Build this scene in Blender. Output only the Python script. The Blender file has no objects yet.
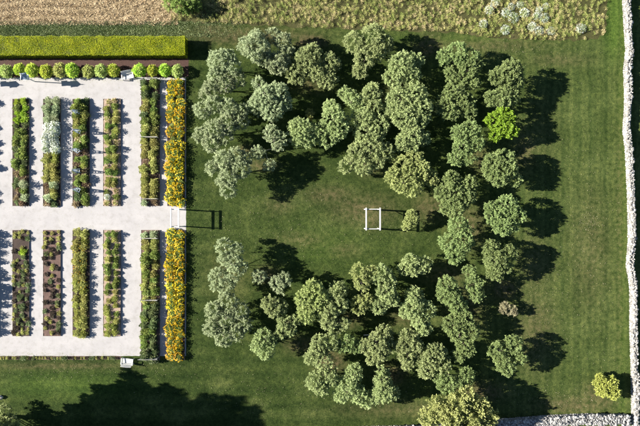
import bpy, math, random
import numpy as np
from mathutils import Vector

# ------------------------------------------------------------------ camera, sky, sun, exposure
scene = bpy.context.scene
S, H, CX, CY = 0.15, 72.0, 320.0, 213.0      # metres per photo pixel on the ground, drone height

cam_d = bpy.data.cameras.new('camera')
cam_d.sensor_fit = 'HORIZONTAL'
cam_d.angle = 2 * math.atan(320 * S / H)
cam_d.clip_end = 2000
cam = bpy.data.objects.new('camera', cam_d)
scene.collection.objects.link(cam)
cam.location = (0, 0, H)
cam.rotation_euler = (0, 0, 0)
scene.camera = cam

SUN_EL = math.radians(26.0)
SUN_SLOPE = math.radians(3.5)                # shadows run right and a little down the picture
sun_dir = Vector((-math.cos(SUN_SLOPE) * math.cos(SUN_EL), math.sin(SUN_SLOPE) * math.cos(SUN_EL), math.sin(SUN_EL)))
world = bpy.data.worlds.new('World')
scene.world = world
world.use_nodes = True
wn = world.node_tree
sky = wn.nodes.new('ShaderNodeTexSky')
sky.sky_type = 'NISHITA'
sky.sun_disc = False
sky.altitude = 3000
sky.sun_elevation = SUN_EL
sky.sun_rotation = math.atan2(sun_dir.x, sun_dir.y)
bg = wn.nodes['Background']
wn.links.new(sky.outputs[0], bg.inputs[0])
bg.inputs[1].default_value = 0.05
sun_d = bpy.data.lights.new('sun', 'SUN')
sun_d.energy = 5.0
sun_d.angle = math.radians(0.5)
sun_d.color = (1.0, 0.94, 0.84)
sun = bpy.data.objects.new('sun', sun_d)
scene.collection.objects.link(sun)
sun.rotation_euler = (-sun_dir).to_track_quat('-Z', 'Y').to_euler()
scene.view_settings.view_transform = 'Standard'
scene.view_settings.look = 'None'
scene.view_settings.gamma = 1
scene.view_settings.exposure = 2.05

# ------------------------------------------------------------------ helpers
C = scene.collection
rng = np.random.default_rng(7)
random.seed(7)


def P(px, py, z=0.0):
    """photo pixel of something at height z -> metres"""
    k = S * (H - z) / H
    return ((px - CX) * k, (CY - py) * k, z)


def tag(o, label=None, cat=None, group=None, kind=None):
    if label: o['label'] = label
    if cat: o['category'] = cat
    if group: o['group'] = group
    if kind: o['kind'] = kind
    return o


def empty(name, loc, rz=0.0):
    o = bpy.data.objects.new(name, None)
    o.empty_display_size = 0.2
    C.objects.link(o)
    o.location = loc
    o.rotation_euler = (0, 0, rz)
    return o


def link(name, me, parent=None, loc=(0, 0, 0), rot=(0, 0, 0), scale=None):
    o = bpy.data.objects.new(name, me)
    C.objects.link(o)
    o.parent = parent
    o.location = loc
    o.rotation_euler = rot
    if scale is not None: o.scale = scale
    return o


def copy_tree(o, parent=None):
    c = o.copy()
    C.objects.link(c)
    c.parent = parent
    for ch in list(o.children):
        copy_tree(ch, c)
    return c


def np_mesh(name, v, f, mat, attr=None, smooth=False):
    """v Nx3, f MxK, attr: dict name -> per-face floats"""
    v = np.asarray(v, np.float32); f = np.asarray(f, np.int32)
    me = bpy.data.meshes.new(name)
    m, k = f.shape
    me.vertices.add(len(v)); me.vertices.foreach_set('co', v.ravel())
    me.loops.add(m * k); me.loops.foreach_set('vertex_index', f.ravel())
    me.polygons.add(m)
    me.polygons.foreach_set('loop_start', np.arange(0, m * k, k, dtype=np.int32))
    me.polygons.foreach_set('loop_total', np.full(m, k, np.int32))
    if smooth: me.polygons.foreach_set('use_smooth', np.ones(m, bool))
    for n, a in (attr or {}).items():
        at = me.attributes.new(n, 'FLOAT', 'FACE')
        at.data.foreach_set('value', np.asarray(a, np.float32))
    me.materials.append(mat)
    me.update(calc_edges=True)
    return me


class MB:
    """collects boxes, tubes and so on; build() links ONE mesh object"""
    def __init__(self): self.v = []; self.f = []
    def add(self, vs, fs):
        n = len(self.v); self.v += [tuple(p) for p in vs]; self.f += [tuple(i + n for i in q) for q in fs]
    def box(self, c, d, rz=0.0, bev=0.0):
        x, y, z = d[0] / 2, d[1] / 2, d[2] / 2
        b = min(bev, x * .9, y * .9, z * .9)
        cs, sn = math.cos(rz), math.sin(rz)
        pts = []
        if b <= 0:
            for zz in (-z, z):
                for (xx, yy) in ((-x, -y), (x, -y), (x, y), (-x, y)): pts.append((xx, yy, zz))
            fs = [(3, 2, 1, 0), (4, 5, 6, 7), (0, 1, 5, 4), (1, 2, 6, 5), (2, 3, 7, 6), (3, 0, 4, 7)]
        else:
            for zz, q in ((-z, b), (-z + b, 0), (z - b, 0), (z, b)):
                for (xx, yy) in ((-x + q, -y + q), (x - q, -y + q), (x - q, y - q), (-x + q, y - q)): pts.append((xx, yy, zz))
            fs = [(3, 2, 1, 0), (12, 13, 14, 15)]
            for r in range(3):
                for i in range(4):
                    j = (i + 1) % 4
                    fs.append((r * 4 + i, r * 4 + j, r * 4 + 4 + j, r * 4 + 4 + i))
        self.add([(c[0] + a * cs - e * sn, c[1] + a * sn + e * cs, c[2] + g) for a, e, g in pts], fs)
        return self
    def bar(self, a, b, w, h=None):
        """square bar from a to b"""
        h = h or w
        a = Vector(a); b = Vector(b); d = (b - a).normalized()
        u = d.cross(Vector((0, 0, 1)))
        if u.length < 1e-3: u = Vector((1, 0, 0))
        u.normalize(); n = u.cross(d)
        pts = []
        for p in (a, b):
            for su, sn in ((-1, -1), (1, -1), (1, 1), (-1, 1)): pts.append(p + u * su * w / 2 + n * sn * h / 2)
        self.add(pts, [(3, 2, 1, 0), (4, 5, 6, 7), (0, 1, 5, 4), (1, 2, 6, 5), (2, 3, 7, 6), (3, 0, 4, 7)])
        return self
    def tube(self, pts, rad, n=6):
        pts = [Vector(p) for p in pts]
        rows = []
        for i, p in enumerate(pts):
            d = (pts[min(i + 1, len(pts) - 1)] - pts[max(i - 1, 0)])
            d = d.normalized() if d.length > 1e-6 else Vector((0, 0, 1))
            u = d.cross(Vector((0.3, 1, 0.1))).normalized(); w = d.cross(u)
            rows.append([p + (u * math.cos(2 * math.pi * k / n) + w * math.sin(2 * math.pi * k / n)) * rad[i] for k in range(n)])
        fs = []
        for i in range(len(rows) - 1):
            for k in range(n):
                l = (k + 1) % n
                fs.append((i * n + k, i * n + l, i * n + n + l, i * n + n + k))
        fs.append(tuple(range(n - 1, -1, -1))); fs.append(tuple((len(rows) - 1) * n + k for k in range(n)))
        self.add([p for r in rows for p in r], fs)
        return self
    def mesh(self, name, mat, smooth=False):
        me = bpy.data.meshes.new(name)
        me.from_pydata(self.v, [], self.f)
        me.materials.append(mat)
        if smooth: me.polygons.foreach_set('use_smooth', [True] * len(me.polygons))
        me.update()
        return me
    def build(self, name, mat, parent=None, smooth=False, **kw):
        return link(name, self.mesh(name, mat, smooth), parent, **kw)


def unit(a):
    return a / np.maximum(np.linalg.norm(a, axis=-1, keepdims=True), 1e-6)


def rand_dirs(n, r=rng):
    return unit(r.normal(size=(n, 3)))


def leaf_quads(c, d, nrm, L, W, fold=0.18):
    """kite leaves: base point c, direction d, normal hint nrm"""
    n = len(c)
    d = unit(d)
    s = unit(np.cross(d, nrm))
    u = np.cross(s, d)
    L = np.broadcast_to(np.asarray(L), (n,))[:, None]; W = np.broadcast_to(np.asarray(W), (n,))[:, None]
    v = np.empty((n, 4, 3), np.float32)
    v[:, 0] = c
    v[:, 1] = c + d * L * .5 + s * W * .5 + u * W * fold
    v[:, 2] = c + d * L - u * L * .08
    v[:, 3] = c + d * L * .5 - s * W * .5 + u * W * fold
    return v.reshape(-1, 3), np.arange(n * 4, dtype=np.int32).reshape(-1, 4)


# ------------------------------------------------------------------ materials
def new_mat(name):
    m = bpy.data.materials.new(name); m.use_nodes = True
    nt = m.node_tree
    return m, nt, nt.nodes['Principled BSDF']


def ramp(nt, fac, stops):
    r = nt.nodes.new('ShaderNodeValToRGB')
    el = r.color_ramp.elements
    while len(el) < len(stops): el.new(0.5)
    for e, (p, c) in zip(el, stops):
        e.position = p; e.color = (*c, 1)
    if fac is not None: nt.links.new(fac, r.inputs[0])
    return r


def noise(nt, scale, detail=4, rough=.6, vec=None, dist=0):
    n = nt.nodes.new('ShaderNodeTexNoise')
    n.inputs['Scale'].default_value = scale; n.inputs['Detail'].default_value = detail
    n.inputs['Roughness'].default_value = rough; n.inputs['Distortion'].default_value = dist
    if vec is not None: nt.links.new(vec, n.inputs['Vector'])
    return n


def mixc(nt, a, b, fac, mode='MIX'):
    m = nt.nodes.new('ShaderNodeMix'); m.data_type = 'RGBA'; m.blend_type = mode
    for k, x in ((6, a), (7, b)):
        if hasattr(x, 'links'): nt.links.new(x, m.inputs[k])
        else: m.inputs[k].default_value = (*x, 1)
    if hasattr(fac, 'links'): nt.links.new(fac, m.inputs[0])
    else: m.inputs[0].default_value = fac
    return m.outputs[2]


def math_n(nt, op, a, b=None, clamp=False):
    m = nt.nodes.new('ShaderNodeMath'); m.operation = op; m.use_clamp = clamp
    for k, x in enumerate((a, b)):
        if x is None: continue
        if hasattr(x, 'links'): nt.links.new(x, m.inputs[k])
        else: m.inputs[k].default_value = x
    return m.outputs[0]


def foliage_mat(name, dark, mid, light, trans=.45, rough=.55, hue_var=.018):
    m, nt, b = new_mat(name)
    at = nt.nodes.new('ShaderNodeAttribute'); at.attribute_name = 'v'
    geo = nt.nodes.new('ShaderNodeNewGeometry')
    n = noise(nt, .9, 2, .5, geo.outputs['Position'])
    f = math_n(nt, 'ADD', math_n(nt, 'MULTIPLY', at.outputs['Fac'], .75), math_n(nt, 'MULTIPLY', math_n(nt, 'SUBTRACT', n.outputs[0], .3), .55))
    r = ramp(nt, f, [(.1, dark), (.5, mid), (.95, light)])
    oi = nt.nodes.new('ShaderNodeObjectInfo')
    hs = nt.nodes.new('ShaderNodeHueSaturation')
    nt.links.new(math_n(nt, 'ADD', .5 - hue_var / 2, math_n(nt, 'MULTIPLY', oi.outputs['Random'], hue_var)), hs.inputs['Hue'])
    nt.links.new(math_n(nt, 'ADD', .88, math_n(nt, 'MULTIPLY', oi.outputs['Random'], .24)), hs.inputs['Value'])
    nt.links.new(r.outputs[0], hs.inputs['Color'])
    nt.links.new(hs.outputs[0], b.inputs['Base Color'])
    b.inputs['Roughness'].default_value = rough
    b.inputs['Specular IOR Level'].default_value = .2
    t = nt.nodes.new('ShaderNodeBsdfTranslucent')
    nt.links.new(hs.outputs[0], t.inputs[0])
    mx = nt.nodes.new('ShaderNodeMixShader'); mx.inputs[0].default_value = trans
    nt.links.new(b.outputs[0], mx.inputs[1]); nt.links.new(t.outputs[0], mx.inputs[2])
    nt.links.new(mx.outputs[0], nt.nodes['Material Output'].inputs[0])
    return m


def plain(name, col, rough=.7, var=.25, scale=6.0, bump=.0, spec=.3):
    m, nt, b = new_mat(name)
    geo = nt.nodes.new('ShaderNodeTexCoord')
    n = noise(nt, scale, 5, .65, geo.outputs['Object'])
    lo = tuple(c * (1 - var) for c in col); hi = tuple(min(1, c * (1 + var * .6)) for c in col)
    r = ramp(nt, n.outputs[0], [(.25, lo), (.75, hi)])
    nt.links.new(r.outputs[0], b.inputs['Base Color'])
    b.inputs['Roughness'].default_value = rough
    b.inputs['Specular IOR Level'].default_value = spec
    if bump:
        bp = nt.nodes.new('ShaderNodeBump'); bp.inputs['Strength'].default_value = bump; bp.inputs['Distance'].default_value = .03
        n2 = noise(nt, scale * 5, 4, .7, geo.outputs['Object'])
        nt.links.new(n2.outputs[0], bp.inputs['Height']); nt.links.new(bp.outputs[0], b.inputs['Normal'])
    return m


M = {}
M['sage'] = foliage_mat('leaf_sage', (0.15, 0.185, 0.095), (0.31, 0.365, 0.2), (0.52, 0.585, 0.355))
M['pale'] = foliage_mat('leaf_pale_green', (0.135, 0.172, 0.068), (0.29, 0.35, 0.145), (0.5, 0.57, 0.27))
M['pale_yellow'] = foliage_mat('leaf_pale_yellow_green', (0.15, 0.18, 0.062), (0.305, 0.357, 0.125), (0.52, 0.57, 0.24))
M['green'] = foliage_mat('leaf_green', (0.09, 0.128, 0.045), (0.195, 0.258, 0.09), (0.36, 0.44, 0.18))
M['lime'] = foliage_mat('leaf_lime', (0.075, 0.12, 0.01), (0.17, 0.26, 0.02), (0.28, 0.38, 0.045), trans=.35)
M['yellow'] = foliage_mat('leaf_yellow_green', (0.126, 0.153, 0.0324), (0.324, 0.36, 0.081), (0.54, 0.558, 0.162))
M['straw_leaf'] = foliage_mat('leaf_straw', (0.14, 0.155, 0.05), (0.3, 0.325, 0.11), (0.48, 0.49, 0.21))
M['dead_leaf'] = foliage_mat('leaf_dead', (0.14, 0.13, 0.07), (0.28, 0.26, 0.15), (0.42, 0.4, 0.25))
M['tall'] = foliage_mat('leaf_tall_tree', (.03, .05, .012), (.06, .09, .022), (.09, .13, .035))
M['hedge'] = foliage_mat('leaf_hedge', (0.145, 0.2175, 0.0048), (0.406, 0.4785, 0.0122), (0.783, 0.754, 0.0304), hue_var=0)
M['bush'] = foliage_mat('leaf_round_bush', (0.1574, 0.2518, 0.0251), (0.4722, 0.6296, 0.0693), (0.85, 0.85, 0.2204), hue_var=.05)
M['bush_pale'] = foliage_mat('leaf_round_bush_pale', (0.1531, 0.1914, 0.0383), (0.4594, 0.5359, 0.1531), (0.8039, 0.8422, 0.3828), hue_var=.05)
HV = .03
M['veg'] = foliage_mat('leaf_vegetable', (0.085, 0.1161, 0.0312), (0.2195, 0.2903, 0.0708), (0.4106, 0.4956, 0.1416), hue_var=HV)
M['veg_dark'] = foliage_mat('leaf_dark_vegetable', (0.0637, 0.0878, 0.0396), (0.1487, 0.1982, 0.0779), (0.3115, 0.3752, 0.1699), hue_var=HV)
M['veg_bright'] = foliage_mat('leaf_bright_vegetable', (0.12, 0.174, 0.0168), (0.312, 0.432, 0.036), (0.504, 0.624, 0.096), hue_var=HV)
M['veg_olive'] = foliage_mat('leaf_olive', (0.1416, 0.1487, 0.0425), (0.354, 0.3611, 0.1062), (0.623, 0.6089, 0.2266), hue_var=HV)
M['veg_grey'] = foliage_mat('leaf_grey_green', (0.1487, 0.186, 0.0991), (0.3717, 0.446, 0.2478), (0.6938, 0.7682, 0.4956), hue_var=.04)
M['purple'] = foliage_mat('leaf_purple', (0.0252, 0.0196, 0.0168), (0.063, 0.049, 0.0392), (0.14, 0.119, 0.07), hue_var=HV)
M['brown_leaf'] = foliage_mat('leaf_brown', (0.11, 0.075, 0.04), (0.26, 0.19, 0.11), (0.42, 0.34, 0.22), hue_var=HV)
M['fl_white'] = foliage_mat('petal_white', (0.3888, 0.432, 0.3456), (0.5357, 0.5702, 0.4838), (0.648, 0.6653, 0.6048), hue_var=.02)
M['fl_yellow'] = foliage_mat('petal_yellow', (0.42, 0.28, 0.005), (0.58, 0.42, 0.01), (0.68, 0.54, 0.03), hue_var=.03)
M['fl_orange'] = foliage_mat('petal_orange', (0.42, 0.24, 0.005), (0.58, 0.37, 0.008), (0.64, 0.46, 0.015), hue_var=.03)
M['fl_peach'] = foliage_mat('petal_peach', (0.3, 0.2, 0.13), (0.42, 0.3, 0.2), (0.52, 0.41, 0.3), hue_var=.03)
M['bark'] = plain('bark', (.16, .135, .105), .9, .4, 5, .6)
M['bark_pale'] = plain('bark_pale', (.34, .31, .26), .9, .3, 5, .6)
M['white_paint'] = plain('white_paint', (.50, .49, .465), .55, .16, 5)
M['blue_paint'] = plain('blue_grey_paint', (.50, .55, .60), .5, .1, 3)
M['slate'] = plain('roof_slate', (.16, .20, .26), .6, .25, 8, .2)
M['timber'] = plain('edge_timber', (.13, .10, .075), .85, .35, 4, .4)
M['grey_timber'] = plain('grey_timber', (.42, .40, .37), .85, .2, 4, .3)
M['wire'] = plain('wire', (.5, .5, .5), .4, .1, 3)
M['soil_dark'] = plain('soil_dark', (.042, .028, .022), .95, .5, 3, .8)
M['soil_red'] = plain('soil_red_brown', (.10, .062, .050), .95, .4, 3, .8)
M['soil_straw'] = plain('soil_straw', (.27, .20, .15), .95, .3, 4, .8)
M['mulch'] = plain('bark_mulch', (.052, .027, .021), .95, .45, 5, .9)


def gravel_mat():
    m, nt, b = new_mat('gravel')
    g = nt.nodes.new('ShaderNodeNewGeometry'); pos = g.outputs['Position']
    big = noise(nt, .35, 4, .6, pos); fine = noise(nt, 14, 3, .7, pos)
    vor = nt.nodes.new('ShaderNodeTexVoronoi'); vor.inputs['Scale'].default_value = 22
    nt.links.new(pos, vor.inputs['Vector'])
    c1 = ramp(nt, big.outputs[0], [(.3, (.300, .292, .292)), (.7, (.352, .342, .340))]).outputs[0]
    c2 = ramp(nt, fine.outputs[0], [(.3, (.78, .76, .74)), (.7, (1.0, 1.0, 1.0))]).outputs[0]
    st = noise(nt, 1.1, 6, .7, pos)
    c3 = ramp(nt, st.outputs[0], [(.28, (.80, .79, .76)), (.5, (1, 1, 1)), (.75, (1.06, 1.05, 1.04))]).outputs[0]
    nt.links.new(mixc(nt, mixc(nt, c1, c2, .9, 'MULTIPLY'), c3, .9, 'MULTIPLY'), b.inputs['Base Color'])
    b.inputs['Roughness'].default_value = .95; b.inputs['Specular IOR Level'].default_value = .15
    bp = nt.nodes.new('ShaderNodeBump'); bp.inputs['Strength'].default_value = .35; bp.inputs['Distance'].default_value = .012
    nt.links.new(vor.outputs['Distance'], bp.inputs['Height']); nt.links.new(bp.outputs[0], b.inputs['Normal'])
    return m


def lawn_mat(name='lawn_grass', blades=False):
    m, nt, b = new_mat(name)
    g = nt.nodes.new('ShaderNodeNewGeometry'); pos = g.outputs['Position']
    dry = nt.nodes.new('ShaderNodeAttribute'); dry.attribute_name = 'dry'
    warm = nt.nodes.new('ShaderNodeAttribute'); warm.attribute_name = 'warm'
    n1 = noise(nt, .22, 5, .6, pos); n2 = noise(nt, 1.6, 5, .65, pos); n3 = noise(nt, 6, 5, .75, pos)
    green = ramp(nt, n1.outputs[0], [(.3, (.015, .027, .0065)), (.52, (.026, .041, .0105)), (.72, (.052, .068, .021))]).outputs[0]
    olive = ramp(nt, n1.outputs[0], [(.3, (.031, .048, .0125)), (.7, (.056, .077, .023))]).outputs[0]
    tan = ramp(nt, n2.outputs[0], [(.3, (.072, .052, .028)), (.7, (.14, .10, .058))]).outputs[0]
    lush = nt.nodes.new('ShaderNodeAttribute'); lush.attribute_name = 'lush'
    base = mixc(nt, mixc(nt, green, olive, warm.outputs['Fac']), (.044, .080, .014), lush.outputs['Fac'])
    sp = ramp(nt, n2.outputs[0], [(.28, (.48, .54, .48)), (.5, (1, 1, 1)), (.72, (1.6, 1.45, 1.35))]).outputs[0]
    base = mixc(nt, base, sp, 1.0, 'MULTIPLY')
    sp3 = ramp(nt, n3.outputs[0], [(.3, (.45, .5, .45)), (.5, (1, 1, 1)), (.7, (1.75, 1.55, 1.4))]).outputs[0]
    base = mixc(nt, base, sp3, 1.0, 'MULTIPLY')
    # mower swaths: grass laid one way or the other
    sx = nt.nodes.new('ShaderNodeSeparateXYZ'); nt.links.new(pos, sx.inputs[0])
    wob = noise(nt, .12, 2, .5, pos)
    xx = math_n(nt, 'ADD', sx.outputs[0], math_n(nt, 'MULTIPLY', wob.outputs[0], 1.6))
    yy = math_n(nt, 'ADD', sx.outputs[1], math_n(nt, 'MULTIPLY', wob.outputs[0], 1.6))
    stv = math_n(nt, 'SINE', math_n(nt, 'MULTIPLY', xx, 2 * math.pi / 2.1))
    sth = math_n(nt, 'SINE', math_n(nt, 'MULTIPLY', yy, 2 * math.pi / 2.3))
    sel = math_n(nt, 'MULTIPLY_ADD', sx.outputs[0], .08); nt.nodes[-1].inputs[2].default_value = -.9; nt.nodes[-1].use_clamp = True
    cxn = math_n(nt, 'MULTIPLY', sx.outputs[0], sx.outputs[0]); cy0 = math_n(nt, 'MULTIPLY', math_n(nt, 'ADD', sx.outputs[1], 1.0), 2.0); cyn = math_n(nt, 'MULTIPLY', cy0, cy0)
    rad = math_n(nt, 'ADD', math_n(nt, 'SQRT', math_n(nt, 'ADD', cxn, cyn)), math_n(nt, 'MULTIPLY', wob.outputs[0], 4.0))
    ring = math_n(nt, 'MULTIPLY', math_n(nt, 'SINE', math_n(nt, 'MULTIPLY', rad, 2 * math.pi / 3.1)), .55)
    inner = math_n(nt, 'SUBTRACT', 1.0, math_n(nt, 'MULTIPLY', math_n(nt, 'SUBTRACT', rad, 15.0), .2), True)
    sth0 = sth
    hm = nt.nodes.new('ShaderNodeMix'); nt.links.new(inner, hm.inputs[0]); nt.links.new(sth0, hm.inputs[2]); nt.links.new(ring, hm.inputs[3])
    sth = hm.outputs[0]
    st = nt.nodes.new('ShaderNodeMix'); nt.links.new(sel, st.inputs[0]); nt.links.new(sth, st.inputs[2]); nt.links.new(stv, st.inputs[3])
    fine = math_n(nt, 'SINE', math_n(nt, 'MULTIPLY', xx, 2 * math.pi / .83))
    stf = math_n(nt, 'ADD', st.outputs[0], math_n(nt, 'MULTIPLY', math_n(nt, 'MULTIPLY', fine, sel), .7))
    sw = ramp(nt, math_n(nt, 'MULTIPLY_ADD', stf, .4), [(0, (.74, .80, .76)), (1, (1.24, 1.16, 1.16))])
    sw.inputs[0].links[0].from_node.inputs[2].default_value = .5
    base = mixc(nt, base, sw.outputs[0], .8, 'MULTIPLY')
    dn = math_n(nt, 'MULTIPLY', dry.outputs['Fac'], ramp(nt, n2.outputs[0], [(.32, (0, 0, 0)), (.62, (1, 1, 1))]).outputs[0], True)
    base = mixc(nt, base, tan, dn)
    # scattered straw-coloured specks
    n4 = noise(nt, 3.3, 6, .75, pos)
    spk = ramp(nt, n4.outputs[0], [(.62, (0, 0, 0)), (.74, (.42, .42, .42))]).outputs[0]
    base = mixc(nt, base, (.11, .09, .05), spk)
    nt.links.new(base, b.inputs['Base Color'])
    b.inputs['Roughness'].default_value = .9; b.inputs['Specular IOR Level'].default_value = .05
    if not blades:
        bp = nt.nodes.new('ShaderNodeBump'); bp.inputs['Strength'].default_value = .6; bp.inputs['Distance'].default_value = .08
        h = math_n(nt, 'ADD', n3.outputs[0], math_n(nt, 'MULTIPLY', n2.outputs[0], .8))
        nt.links.new(h, bp.inputs['Height']); nt.links.new(bp.outputs[0], b.inputs['Normal'])
    else:
        t = nt.nodes.new('ShaderNodeBsdfTranslucent'); nt.links.new(base, t.inputs[0])
        mx = nt.nodes.new('ShaderNodeMixShader'); mx.inputs[0].default_value = .3
        nt.links.new(b.outputs[0], mx.inputs[1]); nt.links.new(t.outputs[0], mx.inputs[2])
        nt.links.new(mx.outputs[0], nt.nodes['Material Output'].inputs[0])
    return m


def meadow_mat(name, stops, sc=.5):
    m, nt, b = new_mat(name)
    g = nt.nodes.new('ShaderNodeNewGeometry'); pos = g.outputs['Position']
    n1 = noise(nt, sc, 5, .65, pos); n2 = noise(nt, 7, 4, .7, pos)
    at = nt.nodes.new('ShaderNodeAttribute'); at.attribute_name = 'v'
    f = math_n(nt, 'ADD', math_n(nt, 'MULTIPLY', n1.outputs[0], .7), math_n(nt, 'MULTIPLY', math_n(nt, 'SUBTRACT', at.outputs['Fac'], .25), .45))
    c = ramp(nt, f, stops).outputs[0]
    sp = ramp(nt, n2.outputs[0], [(.3, (.6, .6, .6)), (.7, (1.35, 1.35, 1.3))]).outputs[0]
    nt.links.new(mixc(nt, c, sp, .8, 'MULTIPLY'), b.inputs['Base Color'])
    b.inputs['Roughness'].default_value = .85; b.inputs['Specular IOR Level'].default_value = .15
    bp = nt.nodes.new('ShaderNodeBump'); bp.inputs['Strength'].default_value = .7; bp.inputs['Distance'].default_value = .1
    nt.links.new(n2.outputs[0], bp.inputs['Height']); nt.links.new(bp.outputs[0], b.inputs['Normal'])
    return m


def stone_mat(name, cols):
    m, nt, b = new_mat(name)
    at = nt.nodes.new('ShaderNodeAttribute'); at.attribute_name = 'v'
    g = nt.nodes.new('ShaderNodeNewGeometry'); n = noise(nt, 6, 5, .7, g.outputs['Position'])
    c = ramp(nt, at.outputs['Fac'], [(.0, cols[0]), (.5, cols[1]), (1, cols[2])]).outputs[0]
    sp = ramp(nt, n.outputs[0], [(.3, (.6, .6, .62)), (.65, (1.1, 1.1, 1.08))]).outputs[0]
    nt.links.new(mixc(nt, c, sp, .8, 'MULTIPLY'), b.inputs['Base Color'])
    b.inputs['Roughness'].default_value = .9
    bp = nt.nodes.new('ShaderNodeBump'); bp.inputs['Strength'].default_value = .5; bp.inputs['Distance'].default_value = .03
    nt.links.new(n.outputs[0], bp.inputs['Height']); nt.links.new(bp.outputs[0], b.inputs['Normal'])
    return m


M['gravel'] = gravel_mat()
M['lawn'] = lawn_mat()
M['blades'] = lawn_mat('lawn_blades', True)
M['meadow'] = meadow_mat('meadow_ground', [(.25, (.045, .045, .015)), (.45, (.10, .09, .04)), (.6, (.17, .13, .07)), (.75, (.12, .10, .05))])
M['meadow_leaf'] = meadow_mat('meadow_leaf', [(.2, (.07, .105, .02)), (.40, (.19, .24, .06)), (.54, (.34, .33, .115)), (.68, (.44, .36, .20)), (.85, (.30, .22, .13))], .45)
M['hay'] = meadow_mat('hay_ground', [(.25, (.20, .15, .085)), (.5, (.46, .36, .22)), (.75, (.60, .48, .32))], .8)
M['hay_stalk'] = meadow_mat('hay_stalk', [(.2, (.24, .185, .10)), (.5, (.54, .42, .26)), (.8, (.70, .56, .38))], .8)
M['long_grass'] = meadow_mat('long_grass', [(.2, (.10, .14, .065)), (.5, (.21, .26, .12)), (.8, (.34, .36, .19))], .6)
M['stone'] = stone_mat('wall_stone', [(.09, .087, .08), (.24, .23, .21), (.37, .35, .32)])
M['stone_grey'] = stone_mat('wall_stone_grey', [(.07, .07, .07), (.19, .187, .18), (.35, .338, .318)])

# ------------------------------------------------------------------ the ground
# dry patches of the lawn: photo pixel x, y, radius x, radius y, amount
DRY = [(310, 42, 14, 6, .9), (330, 363, 12, 10, .9), (300, 345, 14, 8, .5), (265, 275, 12, 8, .5), (262, 165, 14, 6, .5),
       (245, 150, 12, 5, .5), (365, 210, 30, 14, .45), (330, 195, 24, 8, .4), (300, 240, 26, 8, .3), (345, 250, 16, 7, .3), (280, 205, 14, 8, .3), (373, 219, 8, 10, .5), (430, 208, 16, 14, .45), (470, 228, 16, 20, .5),
       (535, 330, 20, 40, .36), (535, 265, 18, 28, .3), (540, 130, 18, 40, .15), (525, 150, 12, 20, .45), (390, 375, 14, 10, .7),
       (445, 275, 20, 10, .45), (395, 85, 10, 10, .4), (480, 392, 26, 10, .6), (575, 405, 40, 8, .5), (600, 395, 18, 12, .5),
       (480, 45, 60, 6, .35), (430, 45, 14, 10, .6), (250, 36, 60, 8, .5), (210, 30, 20, 6, .5), (465, 310, 20, 25, .4),
       (405, 315, 16, 12, .4), (348, 320, 16, 8, .4), (378, 98, 8, 8, .5), (310, 85, 20, 8, .4), (480, 160, 10, 12, .5),
       (60, 366, 70, 3, .45), (400, 410, 60, 8, .3), (228, 275, 20, 24, .25), (350, 205, 10, 6, .3), (372, 168, 14, 10, .3),
       (620, 230, 4, 200, .35), (590, 250, 20, 60, .25), (505, 290, 14, 10, .6), (560, 60, 30, 6, .3), (498, 42, 60, 5, .3)]


def dry_at(px, py):
    d = np.zeros_like(px, dtype=float)
    for x, y, rx, ry, a in DRY:
        d = np.maximum(d, a * np.exp(-((px - x) / rx) ** 2 - ((py - y) / ry) ** 2) * 1.25)
    return np.clip(d, 0, 1)


def warm_at(px, py):
    w = 1 / (1 + np.exp(-(px - 470) / 40.0)) * .9
    w = np.maximum(w, .35 * np.exp(-((py - 32) / 14) ** 2))
    w = np.maximum(w, .3 * np.exp(-((px - 300) / 160) ** 2 - ((py - 230) / 60) ** 2))
    w = np.where(py < 60, np.clip(w - .45 * np.exp(-((px - 608) / 14) ** 2), 0, 1), w)
    return w


def lush_at(px, py):
    l = np.exp(-((px - 618) / 13) ** 2) * np.clip((75 - py) / 35, 0, 1)
    l = np.maximum(l, .7 * np.exp(-((px - 621) / 4.5) ** 2))
    l = np.maximum(l, .5 * np.exp(-((px - 60) / 70) ** 2 - ((py - 385) / 14) ** 2))
    l = np.maximum(l, .35 * np.exp(-((px - 320) / 45) ** 2 - ((py - 245) / 18) ** 2))
    l = np.maximum(l, .55 * np.exp(-((px - 470) / 90) ** 2 - ((py - 39) / 4) ** 2))
    return l


gx = np.unique(np.concatenate([np.arange(-60, 60.1, .6), [-600, -300, -150, -90, 90, 150, 300, 600]]))
gy = np.unique(np.concatenate([np.arange(-44, 44.1, .6), [-600, -300, -150, -70, 70, 150, 300, 600]]))
XX, YY = np.meshgrid(gx, gy)
nx, ny = len(gx), len(gy)
vv = np.stack([XX.ravel(), YY.ravel(), np.zeros(nx * ny)], 1)
ii = (np.arange(ny - 1)[:, None] * nx + np.arange(nx - 1)[None, :]).ravel()
ff = np.stack([ii, ii + 1, ii + 1 + nx, ii + nx], 1)
me = np_mesh('lawn', vv, ff, M['lawn'])
for nme, fn in (('dry', dry_at), ('warm', warm_at), ('lush', lush_at)):
    at = me.attributes.new(nme, 'FLOAT', 'POINT')
    at.data.foreach_set('value', fn(vv[:, 0] / S + CX, CY - vv[:, 1] / S).astype(np.float32))
lawn = tag(link('lawn', me), 'mown green lawn with dry patches around the orchard trees', 'lawn', kind='structure')


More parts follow.
